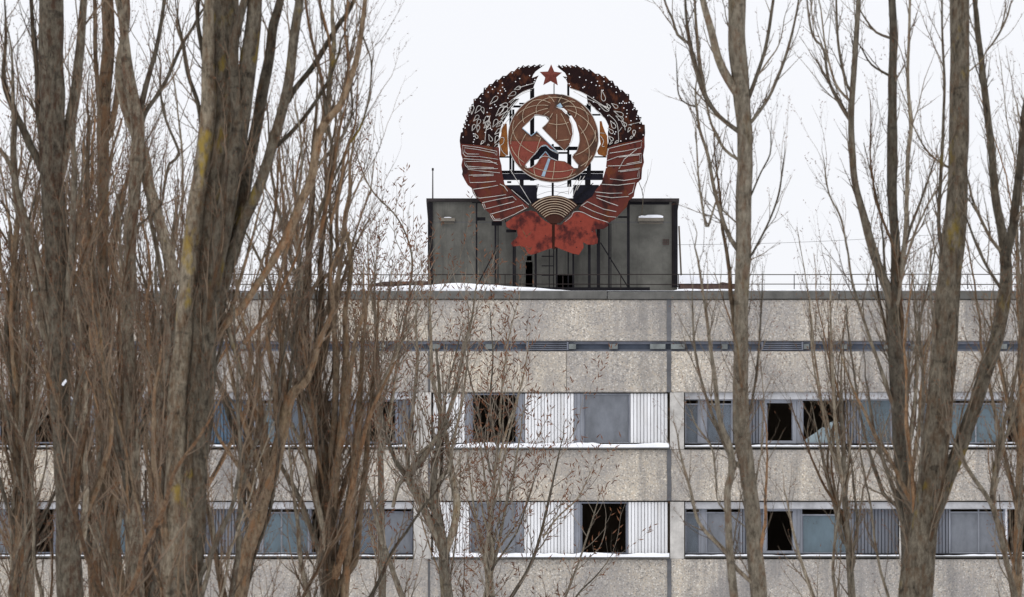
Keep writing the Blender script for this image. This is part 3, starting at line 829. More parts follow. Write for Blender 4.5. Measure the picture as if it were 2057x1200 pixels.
tubes('ribbon_tube', [[(1540, 200), (1540, 140), (1700, 100), (1868, 62), (1860, 130), (1700, 162), (1560, 182)], [(1530, 255), (1640, 215), (1862, 185), (1866, 272), (1700, 302), (1540, 306)], [(1645, 222), (1848, 198), (1852, 262), (1720, 286)], [(1640, 356), (1852, 326), (1842, 422), (1700, 446), (1560, 430)], [(1660, 362), (1838, 340), (1828, 410)], [(1822, 142), (1700, 240), (1648, 332)], [(1480, 482), (1640, 492), (1802, 470), (1780, 560), (1742, 582)], [(1420, 556), (1560, 570), (1680, 566)], [(1432, 590), (1580, 612), (1742, 600)], [(1432, 612), (1540, 655), (1640, 690)], [(1282, 692), (1342, 650), (1500, 722), (1622, 746)], [(1300, 692), (1400, 742), (1540, 792), (1622, 800)]], z2, RYB - .03, rr_, M['tube'], sm=False)
# bows
BY = EY - .12
lb = [(556, 852), (575, 840), (640, 790), (740, 745), (800, 735), (850, 750), (882, 790), (930, 832), (1002, 872), (1004, 1096), (940, 1116), (850, 1150), (800, 1162), (768, 1146), (742, 1092), (690, 1076), (622, 1082), (608, 1052), (622, 1030), (652, 1008), (672, 980), (664, 922), (600, 916), (564, 892)]
rb = [(1030, 872), (1092, 872), (1132, 832), (1180, 790), (1202, 755), (1240, 744), (1300, 758), (1400, 802), (1540, 852), (1546, 882), (1500, 912), (1418, 916), (1430, 962), (1446, 1010), (1440, 1052), (1400, 1066), (1340, 1062), (1302, 1040), (1308, 1090), (1262, 1162), (1200, 1150), (1100, 1112), (1028, 1082)]
bl_ = MB().plate([z2(p, BY) for p in lb], [], BY, BY + .03).build('bow_plate', M['bow'], emb)
br_ = MB().plate([z2(p, BY) for p in rb], [hole(z2(d, BY), .016) for d in ((1335, 1020), (1390, 940))], BY, BY + .03).build('bow_plate', M['bow'], emb)
tubes('bow_tube', [[(1130, 842), (1188, 792), (1215, 750), (1290, 750), (1400, 802), (1545, 850)]], z2, BY - .028, br_, M['tube'])
MB().plate([z2(p, BY + .06) for p in ((985, 850), (1050, 850), (1080, 1090), (1020, 1110), (985, 1090))], [], BY + .05, BY + .08).build('bow_knot', M['sunp'], emb)

# globe with the hammer and sickle cut out of it
GY = EY - .05
GC, GR = (1035, 820), 440
ring = [(GC[0] + 443 * math.cos(2 * math.pi * k / 72), GC[1] + 434 * math.sin(2 * math.pi * k / 72)) for k in range(72)]
hs = [(730, 725), (842, 618), (862, 595), (962, 612), (988, 650), (925, 722), (1142, 942), (1205, 862), (1226, 780), (1216, 690), (1180, 605), (1120, 545), (1062, 516), (1140, 528), (1210, 592), (1258, 670), (1290, 780), (1290, 862), (1264, 950), (1222, 1008), (1285, 1090), (1276, 1116), (1240, 1116), (1205, 1086), (1150, 1050), (1060, 1040), (1010, 1020), (960, 955), (900, 1020), (870, 1070), (820, 1106), (780, 1112), (765, 1086), (850, 985), (920, 905), (965, 895), (1002, 930), (1085, 966), (872, 756), (820, 800)]
gl = MB().plate([z1(p, GY) for p in ring], [[z1(p, GY) for p in hs]], GY, GY + .035).build('globe_plate', M['globe'], emb)
# red painted sheets riveted on the lower half of the globe
s1 = [(597, 852), (965, 855), (1040, 925), (1000, 926), (966, 889), (918, 899), (846, 980), (764, 1076), (740, 1095), (680, 1070), (630, 990), (603, 910)]
MB().plate([z1(p, GY - .012) for p in s1], [], GY - .012, GY - .002).build('red_sheet', M['globe_red'], gl)
s2 = [(790, 1122), (824, 1112), (876, 1075), (906, 1024), (960, 962), (1008, 1026), (1060, 1047), (1150, 1057), (1200, 1092), (1236, 1122), (1262, 1135), (1200, 1188), (1120, 1228), (1035, 1240), (940, 1226), (850, 1180)]
MB().plate([z1(p, GY - .012) for p in s2], [], GY - .012, GY - .002).build('red_sheet', M['globe_red'], gl)
# dark sheet standing in for the shaded box sides inside the sickle cut
s3 = [(820, 1030), (850, 990), (920, 908), (965, 900), (1002, 935), (1090, 972), (1085, 1046), (1010, 1024), (960, 960), (900, 1024), (850, 1040)]
MB().plate([z1(p, GY + .25) for p in s3], [], GY + .2, GY + .24).build('sickle_shade_sheet', M['navy'], gl)
# letter sides round the cut, their bluish reflection put into the colour
eb = MB(); loop = [z1(p, GY) for p in hs]
for i in (37, 38, 39, 25, 26, 27, 34, 35, 36):
    a_, b_ = loop[i], loop[(i + 1) % len(loop)]
    eb.bar(v3(a_, GY - .02), v3(b_, GY - .02), .022, .05)
eb.build('cut_edge', M['bluep'], gl)
MB().plate([z1(p, GY - .04) for p in ((985, 1020), (1008, 1026), (950, 1200), (918, 1195))], [], GY - .03, GY - .016).build('blue_streak', M['bluep'], gl)
MB().plate([z1(p, GY - .04) for p in ((1068, 500), (1105, 475), (1128, 515), (1095, 530))], [], GY - .03, GY - .016).build('blue_streak', M['bluep'], gl)
# grid of meridians and parallels
hsp = [z1(p, GY) for p in hs]
lines = []
tilt = math.asin(300 / 440); rot = math.atan2(33, 300)
def sph(lat, lon):
    x, y, z = math.cos(lat) * math.sin(lon), math.sin(lat), math.cos(lat) * math.cos(lon)
    y, z = y * math.cos(tilt) - z * math.sin(tilt), y * math.sin(tilt) + z * math.cos(tilt)
    x, y = x * math.cos(rot) + y * math.sin(rot), -x * math.sin(rot) + y * math.cos(rot)
    return x * .955, y * .955, z
def trace(fn, ts):
    cur = []
    for t in ts:
        x, y, z = fn(t)
        p = (GC[0] + x * 443, GC[1] - y * 434)
        w = z1(p, GY)
        ok = z > .04 and not inside(w, hsp) and edge_dist(w, hsp) > .035
        if ok: cur.append(p)
        if (not ok) and cur:
            if len(cur) > 2: lines.append(cur)
            cur = []
    if len(cur) > 2: lines.append(cur)
for k in range(13):
    lon = 2 * math.pi * k / 13 + .1
    trace(lambda t: sph(t, lon), [R(78 - q * 3) for q in range(40)])
for lat in (62, 40, 15, -10, -33):
    trace(lambda t: sph(R(lat), t), [R(q * 4 + lat) for q in range(0, 91)])
tubes('grid_tube', lines, z1, GY - .035, gl, M['tube_tan'], .0105, 5, False)
tubes('rim_tube', [[(GC[0] + 446 * math.cos(R(q)), GC[1] + 437 * math.sin(R(q))) for q in range(40, 265, 5)], [(GC[0] + 446 * math.cos(R(q)), GC[1] + 437 * math.sin(R(q))) for q in range(-80, 39, 5)]], z1, GY - .035, gl, M['tube'], .012, 5, False)
tubes('sickle_tube', [[(1062, 514), (1130, 545), (1190, 605), (1222, 690), (1232, 780), (1212, 866), (1145, 948)], [(925, 726), (1030, 835), (1140, 940)], [(730, 722), (842, 615), (862, 592), (965, 610), (990, 650), (925, 720)], [(872, 752), (980, 860), (1085, 966), (1040, 955), (1000, 928), (966, 892), (918, 902), (848, 982), (763, 1085), (780, 1114), (822, 1108)], [(1292, 800), (1292, 862), (1266, 950), (1222, 1008), (1285, 1090)], [(822, 1108), (872, 1072), (902, 1022), (945, 1000), (1000, 1010), (1075, 1045)]], z1, GY - .04, gl, M['tube'])
for plate, zf, pts in ((rl_, z2, [(150, 220), (300, 225), (450, 240), (170, 375), (330, 380), (480, 370), (230, 510), (400, 520), (540, 510), (330, 640), (470, 640), (600, 590), (430, 740), (560, 700)]),
                       (rr_, z2, [(1600, 130), (1760, 110), (1700, 190), (1560, 235), (1800, 300), (1600, 320), (1700, 460), (1560, 520), (1640, 560), (1480, 620), (1560, 680), (1400, 690)]),
                       (bl_, z2, [(700, 830), (860, 840), (760, 980), (940, 980), (860, 1080), (660, 1040)]), (br_, z2, [(1120, 900), (1280, 840), (1420, 870), (1180, 1020), (1340, 960), (1240, 1090)])):
    yb = RYB if plate in (rl_, rr_) else BY
    for p_ in pts:
        c_ = zf(p_, yb)
        MB().tube([Vector((c_[0], yb - .018, c_[1])), Vector((c_[0], yb - .001, c_[1]))], .016, 6).build('bolt', M['black'], plate)
# orange plates beside the globe
OY = EY + .05
MB().plate([z1(p, OY) for p in ((543, 682), (578, 678), (584, 800), (592, 985), (552, 1002), (508, 1000), (512, 930), (498, 842), (520, 800), (528, 740))], [], OY, OY + .03).build('side_plate', M['orange'], emb)
MB().plate([z1(p, OY) for p in ((1492, 655), (1512, 655), (1522, 700), (1545, 760), (1566, 800), (1572, 900), (1562, 992), (1540, 1002), (1478, 982), (1466, 950), (1502, 880), (1492, 820))], [], OY, OY + .03).build('side_plate', M['orange'], emb)
tubes('side_tube', [[(500, 850), (520, 818), (550, 820), (545, 870), (515, 900), (540, 960), (590, 1000)], [(1495, 770), (1540, 775)], [(1500, 800), (1530, 850), (1515, 900), (1540, 905)]], z1, OY - .03, emb, M['tube'])
# star
SY = EY - .04
sp_ = [(1015, 96), (1046, 168), (1120, 177), (1066, 222), (1080, 302), (1010, 260), (936, 300), (956, 225), (902, 170), (982, 166)]
st = MB(); st.plate([z1(p, SY) for p in sp_], [], SY, SY + .03)
c = z1((1011, 206), SY); i = len(st.v)
st.v += [(q[0], SY - .002, q[1]) for q in [z1((1011 + (p[0] - 1011) * .9, 206 + (p[1] - 206) * .9), SY) for p in sp_]] + [(c[0], SY - .13, c[1])]
st.f += [(i + (k + 1) % 10, i + k, i + 10) for k in range(10)]
st_ = st.build('star', M['star'], emb)
MB().bar(v3(z1((1043, 285), SY + .05), SY + .05), v3(z1((1043, 400), SY + .05), SY + .05), .03).build('star_pole', M['black'], emb)
# half sun at the bottom
UY = EY - .09
fc = (1025, 905)
arc = lambda r, a0, a1, n=20: [(fc[0] + r * math.cos(R(a0 + (a1 - a0) * k / n)), fc[1] - r * math.sin(R(a0 + (a1 - a0) * k / n))) for k in range(n + 1)]
sun_o = arc(315, 44, 136) + [(985, 858), (1080, 856)]
su = MB().plate([z2(p, UY) for p in sun_o], [], UY, UY + .03).build('rising_sun', M['sunp'], emb)
tubes('ray_tube', [arc(303 - q * 23, 45.5 + q * .25, 134.5 - q * .25, 16) for q in range(8)], z2, UY - .025, su, M['tube_tan'], .0145, 5, False)
# loose tube struts and wires under the globe
tubes('loose_tube', [[(600, 340), (800, 665)], [(612, 535), (780, 680)], [(1245, 430), (1180, 570)], [(1282, 402), (1200, 610)], [(1318, 402), (1240, 540)], [(1170, 480), (1160, 580)]], z2, EY - .02, emb, M['tube'], .011, 5, False)
tubes('wire', [[(850, 480), (930, 500), (1010, 492), (1060, 500), (1150, 470)], [(860, 590), (940, 560), (1020, 548), (1080, 560), (1160, 550)], [(860, 500), (980, 512), (1150, 508)], [(1050, 590), (1090, 562), (1150, 575)]], z2, EY + .08, emb, M['rail'], .006, 4)
# scaffold behind
def spost(x, y0, y1, w=.05, Y=EY + .18, zf=z3, foot=True):
    p, q = zf((x, y0), Y), zf((x, y1), Y)
    zb = Z_ROOF + .09 if foot else q[1]
    MB().box(p[0] - w / 2, p[0] + w / 2, Y, Y + w, zb, p[1]).build('frame_post', M['black'], emb)
for x, y0, w in ((487, 98, .05), (622, 240, .06), (640, 232, .03), (752, 400, .07), (765, 400, .03), (908, 440, .07), (1058, 330, .05), (1140, 430, .04), (1176, 440, .06), (1290, 380, .085), (1355, 250, .10), (1430, 246, .05), (1444, 246, .03), (1568, 80, .085)):
    spost(x, y0, 0, w)
for x, y0, y1 in ((614, 540, 1170), (642, 540, 1170), (818, 330, 1240), (838, 330, 1240), (1030, 880, 1480), (1183, 290, 1300), (1203, 980, 1300), (1375, 480, 1200), (1395, 500, 1200), (1290, 930, 1240)):
    p, q = z1((x, y0), EY + .25), z1((x, y1), EY + .25)
    MB().box(p[0] - .034, p[0] + .034, EY + .25, EY + .31, q[1], p[1]).build('frame_post', M['black'], emb)
def hbar(a, b, y0, y1, Y, d=.05, m='black', nm='frame_beam', zf=z1):
    p, q = zf((a, y0), Y), zf((b, y1), Y)
    MB().box(p[0], q[0], Y, Y + d, q[1], p[1]).build(nm, M[m], emb)
hbar(635, 1400, 500, 520, EY + .30); hbar(605, 1500, 584, 600, EY + .30, .03); hbar(700, 840, 474, 490, EY + .30, .03)
hbar(820, 1280, 905, 940, EY + .30); hbar(1060, 1190, 958, 976, EY + .30, .03); hbar(500, 640, 1000, 1014, EY + .30, .03); hbar(1390, 1560, 1000, 1012, EY + .30, .03)
hbar(505, 1500, 350, 375, EY + .36, .1, 'black', zf=z2); hbar(515, 1495, 380, 440, EY + .36, .08, 'navy', 'backing_panel', z2)
hbar(560, 858, 490, 665, EY + .40, .06, 'navy', 'backing_panel', z2); hbar(1206, 1455, 488, 665, EY + .40, .06, 'navy', 'backing_panel', z2)
hbar(570, 610, 452, 470, EY + .36, .05, zf=z2); hbar(690, 730, 440, 492, EY + .38, .05, zf=z2); hbar(1320, 1375, 440, 490, EY + .38, .05, zf=z2)
hbar(230, 520, 655, 664, EY + .30, .04, zf=z2); hbar(270, 360, 800, 832, EY + .30, .05, zf=z2); hbar(1640, 1740, 790, 806, EY + .30, .05, zf=z2)
hbar(420, 520, 840, 880, EY + .22, .05, zf=z2); hbar(1440, 1560, 820, 850, EY + .22, .05, zf=z2); hbar(560, 660, 918, 945, EY + .22, .05, zf=z2)
for a_, b_, y_ in ((1046, 1200, 582), (1200.5, 1306, 580)):
    MB().box(X(a_, EY), X(b_, EY), EY + .06, EY + .16, Z_ROOF + .09, Z(577, EY)).build('base_beam', M['black'], emb)
for a_, b_ in (((625, 430), (500, 672)), ((1370, 382), (1560, 690))):
    MB().bar(v3(z3(a_, EY + .3), EY + .3), v3(z3(b_, EY + .3), EY + .3), .035).build('brace', M['black'], emb)
for a_, b_ in (((480, 640), (560, 850)), ((820, 640), (560, 500)), ((1700, 640), (1560, 850)), ((870, 480), (840, 640)), ((1400, 470), (1210, 640))):
    MB().bar(v3(z2(a_, EY + .33), EY + .33), v3(z2(b_, EY + .33), EY + .33), .025).build('brace', M['black'], emb)
# ladder
for x in (1005, 1036): spost(x, 430, 0, .028, EY + .16)
for y in (480, 548, 615):
    p, q = z3((950, y), EY + .15), z3((1034, y), EY + .15)
    MB().box(p[0], q[0], EY + .12, EY + .155, p[1] - .014, p[1] + .014).build('ladder_rung', M['black'], emb)

# ------------------------------------------------------------------ trees
PI2 = 2 * math.pi
def catmull(pts, step):
    out = []
    m = len(pts)
    for i in range(m - 1):
        a, b, c, d = pts[max(i - 1, 0)], pts[i], pts[i + 1], pts[min(i + 2, m - 1)]
        n = max(2, int(math.hypot(c[0] - b[0], c[1] - b[1]) / step))
        for k in range(n):
            t = k / n
            out.append(tuple(.5 * (2 * b[j] + (c[j] - a[j]) * t + (2 * a[j] - 5 * b[j] + 4 * c[j] - d[j]) * t * t + (3 * b[j] - a[j] - 3 * c[j] + d[j]) * t ** 3) for j in range(3)))
    out.append(pts[-1])
    return out

class Tree:
    def __init__(s, label, Y, base, seed, bk, tw, bud, dens=.05, tl=(40, 190), budn=.25, budl=6, name='poplar_tree', group='bare poplars in front of the building', tr=1.0):
        s.Y, s.rnd, s.s = Y, random.Random(seed), K * Y
        s.root = thing(name, label, 'tree', (X(base, Y), Y, 0), group)
        s.bk, s.tw_m, s.bud_m = bk, tw, bud
        s.base = base; s.dens = dens; s.tl = tl; s.budn = budn; s.budl = budl; s.tr = tr
        s.twigs, s.buds = MB(), MB()
        s.trunk_c = None; s.mixb = BARKS; s.ang = (20, 55) if Y > 200 else (7, 33)
    def world(s, path, drift, y0=0):
        n = len(path); out, rad = [], []
        for i, (x, y, w) in enumerate(path):
            t = i / max(1, n - 1)
            Y = s.Y + y0 + drift * t
            p = P(x, y, Y)
            out.append(p); rad.append(max(.4, w) * .5 * K * Y)
        return out, rad
    def prep(s, path, step):
        path = list(path)
        if path[0][1] < path[-1][1]: path.reverse()                  # base first
        if path[-1][1] < 25:                                          # carry on above the frame
            a, b = path[-2], path[-1]
            L = math.hypot(b[0] - a[0], b[1] - a[1]); dx, dy = (b[0] - a[0]) / L, (b[1] - a[1]) / L
            for d, f in ((140, .75), (320, .3)): path.append((b[0] + dx * d * .6, b[1] - abs(dy) * d - 5, b[2] * f))
        elif path[-1][2] > 1.6:                                       # fine tip
            (ax, ay, _), (bx, by, bw) = path[-2], path[-1]
            L = max(1, math.hypot(bx - ax, by - ay)); dx, dy = (bx - ax) / L, (by - ay) / L
            for f, g in ((6, .72), (13, .45), (20, .2)):
                path.append((bx + dx * bw * f * .8 + s.rnd.uniform(-1, 1) * bw, by + min(-.45, dy) * bw * f, bw * g))
        return catmull(path, step)
    def wob(s, pts, amp):
        o = Vector((s.rnd.uniform(0, 99), s.rnd.uniform(0, 99), 0))
        for p in pts:
            q = p * (.012 / s.s) + o
            p.x += noise.noise(q) * amp; p.y += noise.noise(q + Vector((31, 7, 3))) * amp
    def trunk(s, path, sides=14, shoots=True):
        pth = s.prep(path, 14)
        pts, rad = s.world(pth, 0)
        b = pts[0]; bx = X(s.base, s.Y); r0 = rad[0]
        low = []
        for k in range(10):
            t = k / 10
            low.append((Vector((bx + (b.x - bx) * t, s.Y, b.z * t)), r0 * (1 + .35 * (1 - t) + .9 * max(0, 1 - t * 7))))
        pts = [q[0] for q in low] + pts; rad = [q[1] for q in low] + rad
        s.wob(pts[10:], .012)
        s.trunk_c = (pts, rad)
        MB().tube(pts, rad, sides * 2, ridge=.17, rough=.14).build('trunk', s.bk, s.root, smooth=True)
        if shoots: s.shoots(pts, rad, s.dens * .7)
    def at_z(s, z):
        p = s.trunk_c[0]
        for a, b in zip(p, p[1:]):
            if a.z <= z <= b.z: return a.lerp(b, (z - a.z) / max(1e-6, b.z - a.z))
        return p[-1].copy()
    def limb(s, path, drift=None, dens=None, sides=8, y0=0, auto=False, bk=None):
        pth = s.prep(path, 11)
        if drift is None: drift = s.rnd.uniform(-150, 150) * s.s
        pts, rad = s.world(pth, drift, y0)
        if path and max(path[0][1], path[-1][1]) > 1150 and not auto:                  # reach down to the trunk below the frame
            b = pts[0]; z = max(1.5, b.z - 420 * s.s)
            c = s.at_z(z)
            ext = []
            for k in range(8):
                t = k / 8; e = t * t * (3 - 2 * t)
                ext.append(Vector((c.x + (b.x - c.x) * e, c.y + (b.y - c.y) * e, c.z + (b.z - c.z) * t)))
            rad = [rad[0] * (1.25 - .25 * k / 8) for k in range(8)] + rad; pts = ext + pts
        elif not auto and s.trunk_c:                                  # root the limb inside the trunk when it starts beside it
            b = pts[0]; c0 = s.at_z(b.z); d0 = math.hypot(b.x - c0.x, b.y - c0.y)
            if rad[0] * .3 < d0 < 75 * s.s:
                drop_ = d0 * 1.2 + rad[0] * 3; c = s.at_z(b.z - drop_); ext = []
                for k in range(6):
                    t = k / 6; e = t * t * (3 - 2 * t)
                    ext.append(Vector((c.x + (b.x - c.x) * e, c.y + (b.y - c.y) * e, c.z + (b.z - c.z) * t)))
                rad = [rad[0] * (.8 + .2 * k / 6) for k in range(6)] + rad; pts = ext + pts
        s.wob(pts, 2.2 * s.s)
        MB().tube(pts, rad, sides if rad[0] < .07 else sides * 2, ridge=0 if rad[0] < .07 else .15, rough=.12).build('limb', bk or s.bk, s.root, smooth=True)
        s.shoots(pts, rad, s.dens if dens is None else dens)
        return pts, rad
    def auto(s, n, yr, lr, wr, ang=(12, 32), dens=None, up=.055):
        """upswept limbs of its own making, grown from the trunk"""
        pts, rad = s.trunk_c
        cand = [i for i, p in enumerate(pts) if Z(yr[1], s.Y) < p.z < Z(yr[0], s.Y)]
        if not cand: return
        for _ in range(n):
            i = s.rnd.choice(cand); p = pts[i].copy()
            az = s.rnd.uniform(0, PI2); a = R(s.rnd.uniform(*ang))
            d = Vector((math.cos(az) * math.sin(a), math.sin(az) * math.sin(a), math.cos(a)))
            L = s.rnd.uniform(*lr) * s.s; r = min(rad[i] * .6, s.rnd.uniform(*wr) * .5 * s.s)
            q, rr = s.path(p, d, L, r, 22 * s.s, up=up, jit=.075)
            MB().tube(q, rr, 7, rough=.1).build('limb', s.rnd.choice(s.mixb), s.root, smooth=True)
            s.shoots(q, rr, s.dens if dens is None else dens)
    def path(s, p, d, L, r, step, up=.1, jit=.1):
        n = max(3, int(L / step)); st = L / n
        q, rr = [p], [r]; d = d.copy()
        for i in range(n):
            d.x += s.rnd.gauss(0, jit); d.y += s.rnd.gauss(0, jit); d.z += up + s.rnd.gauss(0, jit * .5)
            d.normalize()
            p = p + d * st
            q.append(p); rr.append(r * (1 - .78 * (i + 1) / n))
        return q, rr
    def shoots(s, pts, rad, dens):
        acc = s.rnd.random()
        for i in range(1, len(pts)):
            seg = (pts[i] - pts[i - 1]); L = seg.length / s.s
            if pts[i].z < Z(1500, s.Y): continue
            acc += L * dens
            t = seg.normalized()
            while acc > 1:
                acc -= 1
                s.shoot(pts[i - 1].lerp(pts[i], s.rnd.random()), t, s.rnd.uniform(*s.tl) * (.5 + s.rnd.random()), min(rad[i] * .6, s.rnd.uniform(.9, 2.9) * s.tr * s.s), 0)
    def shoot(s, p, t, L, r, lev):
        az = s.rnd.uniform(0, PI2); a = R(s.rnd.uniform(*(s.ang if lev == 0 else (16, 46))))
        o = t.orthogonal().normalized(); b = t.cross(o)
        d = t * math.cos(a) + (o * math.cos(az) + b * math.sin(az)) * math.sin(a)
        if d.z < .1: d.z = .1
        q, rr = s.path(p, d.normalized(), L * s.s, r, (13 if lev == 0 else 9) * s.s, up=.13 if s.Y > 200 else .07, jit=.11 if s.Y > 200 else .085)
        s.twigs.tube(q, rr, 4 if lev == 0 else 3)
        if lev < 2:
            for i in range(1, len(q)):
                if s.rnd.random() < (.32 if lev == 0 else .18):
                    s.shoot(q[i], (q[i] - q[i - 1]).normalized(), L * s.rnd.uniform(.15, .42) * (1 - .5 * i / len(q)) + 6, rr[i] * .75, lev + 1)
        for i in range(1, len(q)):
            if s.rnd.random() < s.budn:
                tt = (q[i] - q[i - 1]).normalized(); oo = tt.orthogonal(); az = s.rnd.uniform(0, PI2)
                dd = (tt + (oo * math.cos(az) + tt.cross(oo) * math.sin(az)) * .65).normalized()
                s.buds.spindle(q[i], dd, s.rnd.uniform(.6, 1.4) * s.budl * s.s, (.5 + s.budl * .07) * s.s)
    def done(s):
        if s.twigs.f: tag(s.twigs.build('twigs', s.tw_m, s.root), kind='stuff')
        if s.buds.f: tag(s.buds.build('buds', s.bud_m, s.root), kind='stuff')

BK = bark('poplar_bark', (0.030, 0.022, 0.016), (0.205, 0.183, 0.148), (0.070, 0.036, 0.022), .0, .75)
BKL = bark('poplar_bark_lichen', (0.028, 0.022, 0.016), (0.195, 0.172, 0.138), (0.085, 0.050, 0.028), .8, .6)
BKR = bark('poplar_bark_brown', (0.034, 0.020, 0.012), (0.190, 0.148, 0.106), (0.155, 0.082, 0.042), .10, .7)
BKO = bark('poplar_bark_orange', (0.055, 0.030, 0.018), (0.24, 0.160, 0.100), (0.20, 0.098, 0.046), .0, .6)
BKG = bark('poplar_bark_grey', (0.055, 0.046, 0.036), (0.225, 0.203, 0.168), (0.105, 0.062, 0.038), .12, .6)
BARKS = [BK, BKR, BKR, BKG, BKG, BKG, BKO]
TWR = twigmat('reddish_twigs', (0.050, 0.036, 0.025), (0.195, 0.140, 0.094))
TWG = twigmat('greyish_twigs', (0.065, 0.048, 0.034), (0.180, 0.142, 0.100))
TWN = twigmat('near_wall_twigs', (0.095, 0.078, 0.060), (0.235, 0.195, 0.150))
BUD = twigmat('buds', (0.065, 0.028, 0.015), (0.170, 0.072, 0.034))

def pl(s):                                             # "x,y,w x,y,w ..." -> path
    return [tuple(float(q) for q in t.split(',')) for t in s.split()]

# --- left group, near
t = Tree('straight poplar near the left edge, leftmost of the thick furrowed trunks', 128, 150, 11, BK, TWR, BUD, .024, (60, 230))
t.trunk(pl('103,-20,47 104,120,48 105,250,50 107,400,48 112,520,44 116,640,40 122,800,42 132,1000,46 144,1210,52'))
for q in ('168,-10,14 163,70,18 157,133,20 148,200,20 138,260,22 125,330,24', '10,90,7 6,160,10 23,213,12 43,253,14 60,290,15 78,328,16 88,350,16',
          '27,215,9 30,253,12 28,300,13 32,400,17 43,433,18 57,487,19 70,550,18 80,617,18 90,667,18 105,740,18', '0,300,9 20,330,10 45,420,12 75,520,13 95,620,14 112,720,16',
          '62,-10,7 66,60,9 74,150,10 78,240,11 90,330,12', '150,330,12 146,450,13 140,560,14 132,690,16'):
    t.limb(pl(q))
t.auto(18, (640, 1650), (260, 680), (6, 21), (3, 13), up=.035); t.auto(7, (1250, 2200), (450, 1050), (8, 22), (3, 12), up=.015); t.done()

t = Tree('poplar with a slim dark trunk behind the thick left edge poplar', 138, 235, 12, BKR, TWR, BUD, .024, (60, 230))
t.trunk(pl('215,-10,22 217,100,24 211,170,26 208,235,25 207,300,24 207,400,23 206,533,24 204,633,26 203,750,30 210,900,36 220,1050,40 232,1210,46'), 12)
for q in ('245,-10,8 248,60,12 240,150,12 225,260,12', '190,-10,8 192,110,9 200,220,10', '170,400,8 172,500,10 180,620,12 196,760,14', '178,250,6 175,350,8 178,450,9 188,560,10 200,680,12'):
    t.limb(pl(q))
t.auto(18, (640, 1650), (260, 680), (6, 21), (3, 13), up=.035); t.auto(7, (1250, 2200), (450, 1050), (8, 22), (3, 12), up=.015); t.done()

t = Tree('forked dark poplar whose limb leans right into the lichen trunk', 133, 270, 13, BK, TWR, BUD, .024, (60, 230))
t.trunk(pl('245,40,15 255,133,22 268,200,26 276,260,27 274,330,25 268,400,24 263,500,22 262,600,22 258,680,24 262,760,26 266,900,30 268,1050,34 270,1210,38'), 12)
for q in ('330,-10,7 323,50,8 310,117,10 290,187,12 278,250,13', '400,33,5 387,57,6 367,87,7 353,117,7 327,177,8 293,227,9 280,270,10', '283,300,24 297,367,24 312,415,24 326,470,23 340,520,22 356,570,22',
          '397,207,4 380,150,5 367,90,6', '327,400,5 340,330,6 360,310,6 330,230,5 322,160,5', '300,420,8 318,520,10 330,610,12 336,700,12 320,800,13'):
    t.limb(pl(q))
t.auto(15, (640, 1650), (260, 680), (6, 21), (3, 13), up=.035); t.auto(7, (1250, 2200), (450, 1050), (8, 22), (3, 12), up=.015); t.done()

t = Tree('largest poplar, thick fused trunk with yellow lichen and a limb sweeping right', 124, 360, 14, BKL, TWR, BUD, .024, (60, 230))
t.trunk(pl('448,-20,62 446,100,64 448,200,66 446,270,66 436,350,64 424,450,58 412,560,52 404,650,50 396,800,44 388,900,46 378,1050,54 366,1210,66'), 18)
for q in ('422,-20,20 418,100,24 418,200,30 410,300,34 396,400,36 384,500,38 374,600,36 366,700,36 358,800,38 354,900,40 348,1060,44 344,1215,46', '478,250,26 470,320,34 458,400,38 440,500,36 428,580,34 420,700,30 414,800,30 404,900,32 396,1060,36 384,1215,40',
          '512,-20,30 508,60,33 497,140,36 484,230,38 470,320,40 455,420,38 440,520,34 424,640,28', '565,-10,16 550,50,19 543,100,20 530,170,22 517,240,23 502,320,25 486,400,27 468,480,28 448,560,28 428,650,26',
          '603,-10,17 597,33,18 590,83,19 580,167,20 563,233,20 550,277,21 540,317,21 523,367,23 507,405,24 483,460,25 460,533,26 447,587,28 430,650,28',
          '707,10,9 680,50,10 657,87,11 627,137,11 593,180,12 578,205,12', '680,110,5 657,167,7 627,217,8 590,263,9 553,297,9 545,310,9',
          '667,40,8 670,100,10 662,167,11 660,233,12 650,265,13', '747,127,3 740,200,4 723,260,4 700,293,4 687,320,5 660,380,6 640,440,6', '730,73,2.5 745,120,3 747,150,3',
          '367,90,6 378,150,8 397,207,9 405,260,10', '400,-10,7 398,40,8 405,90,10 415,140,12'):
    t.limb(pl(q))
t.limb(pl('733,-5,9 727,50,10 717,117,11 697,177,12 683,213,14 660,240,15 643,267,17 633,317,18 623,367,18 607,400,17 580,467,17 547,527,16 517,573,15 490,613,15 463,640,15 425,690,15'), bk=BKR)
for q in ('612,-10,5 622,60,6 640,130,7 652,200,8 645,262,9', '640,-10,4 650,40,5 662,90,6 668,150,6', '700,-10,4 692,60,5 700,120,6 690,190,7', '716,60,3 700,140,4 708,220,5 690,270,6 668,300,7 640,330,8',
          '690,230,4 676,290,6 668,350,7 655,420,8 640,480,8', '718,180,3 712,250,4 694,310,5 682,380,6 664,450,7', '655,240,6 668,310,7 660,380,8', '600,250,4 606,320,5 600,390,6 585,450,7', '560,330,4 556,400,5 545,470,6 535,530,7',
          '520,420,4 506,480,5 490,540,7 470,610,8', '610,470,4 590,530,6 560,590,7 530,640,8 490,690,9'):
    t.limb(pl(q), bk=t.rnd.choice([BKR, BKO, BKG]))
t.limb(pl('390,893,7 350,950,8 327,1027,9 290,1100,10 277,1150,10 247,1215,11'), -4, .01, bk=BKO, y0=-3)
t.limb(pl('167,877,7 143,987,8 160,1067,9 180,1133,10 222,1215,11'), -4, .01, bk=BKO, y0=-3)
t.limb(pl('437,610,9 447,620,9 455,650,9 470,700,9 482,745,9 490,760,9'), 0)
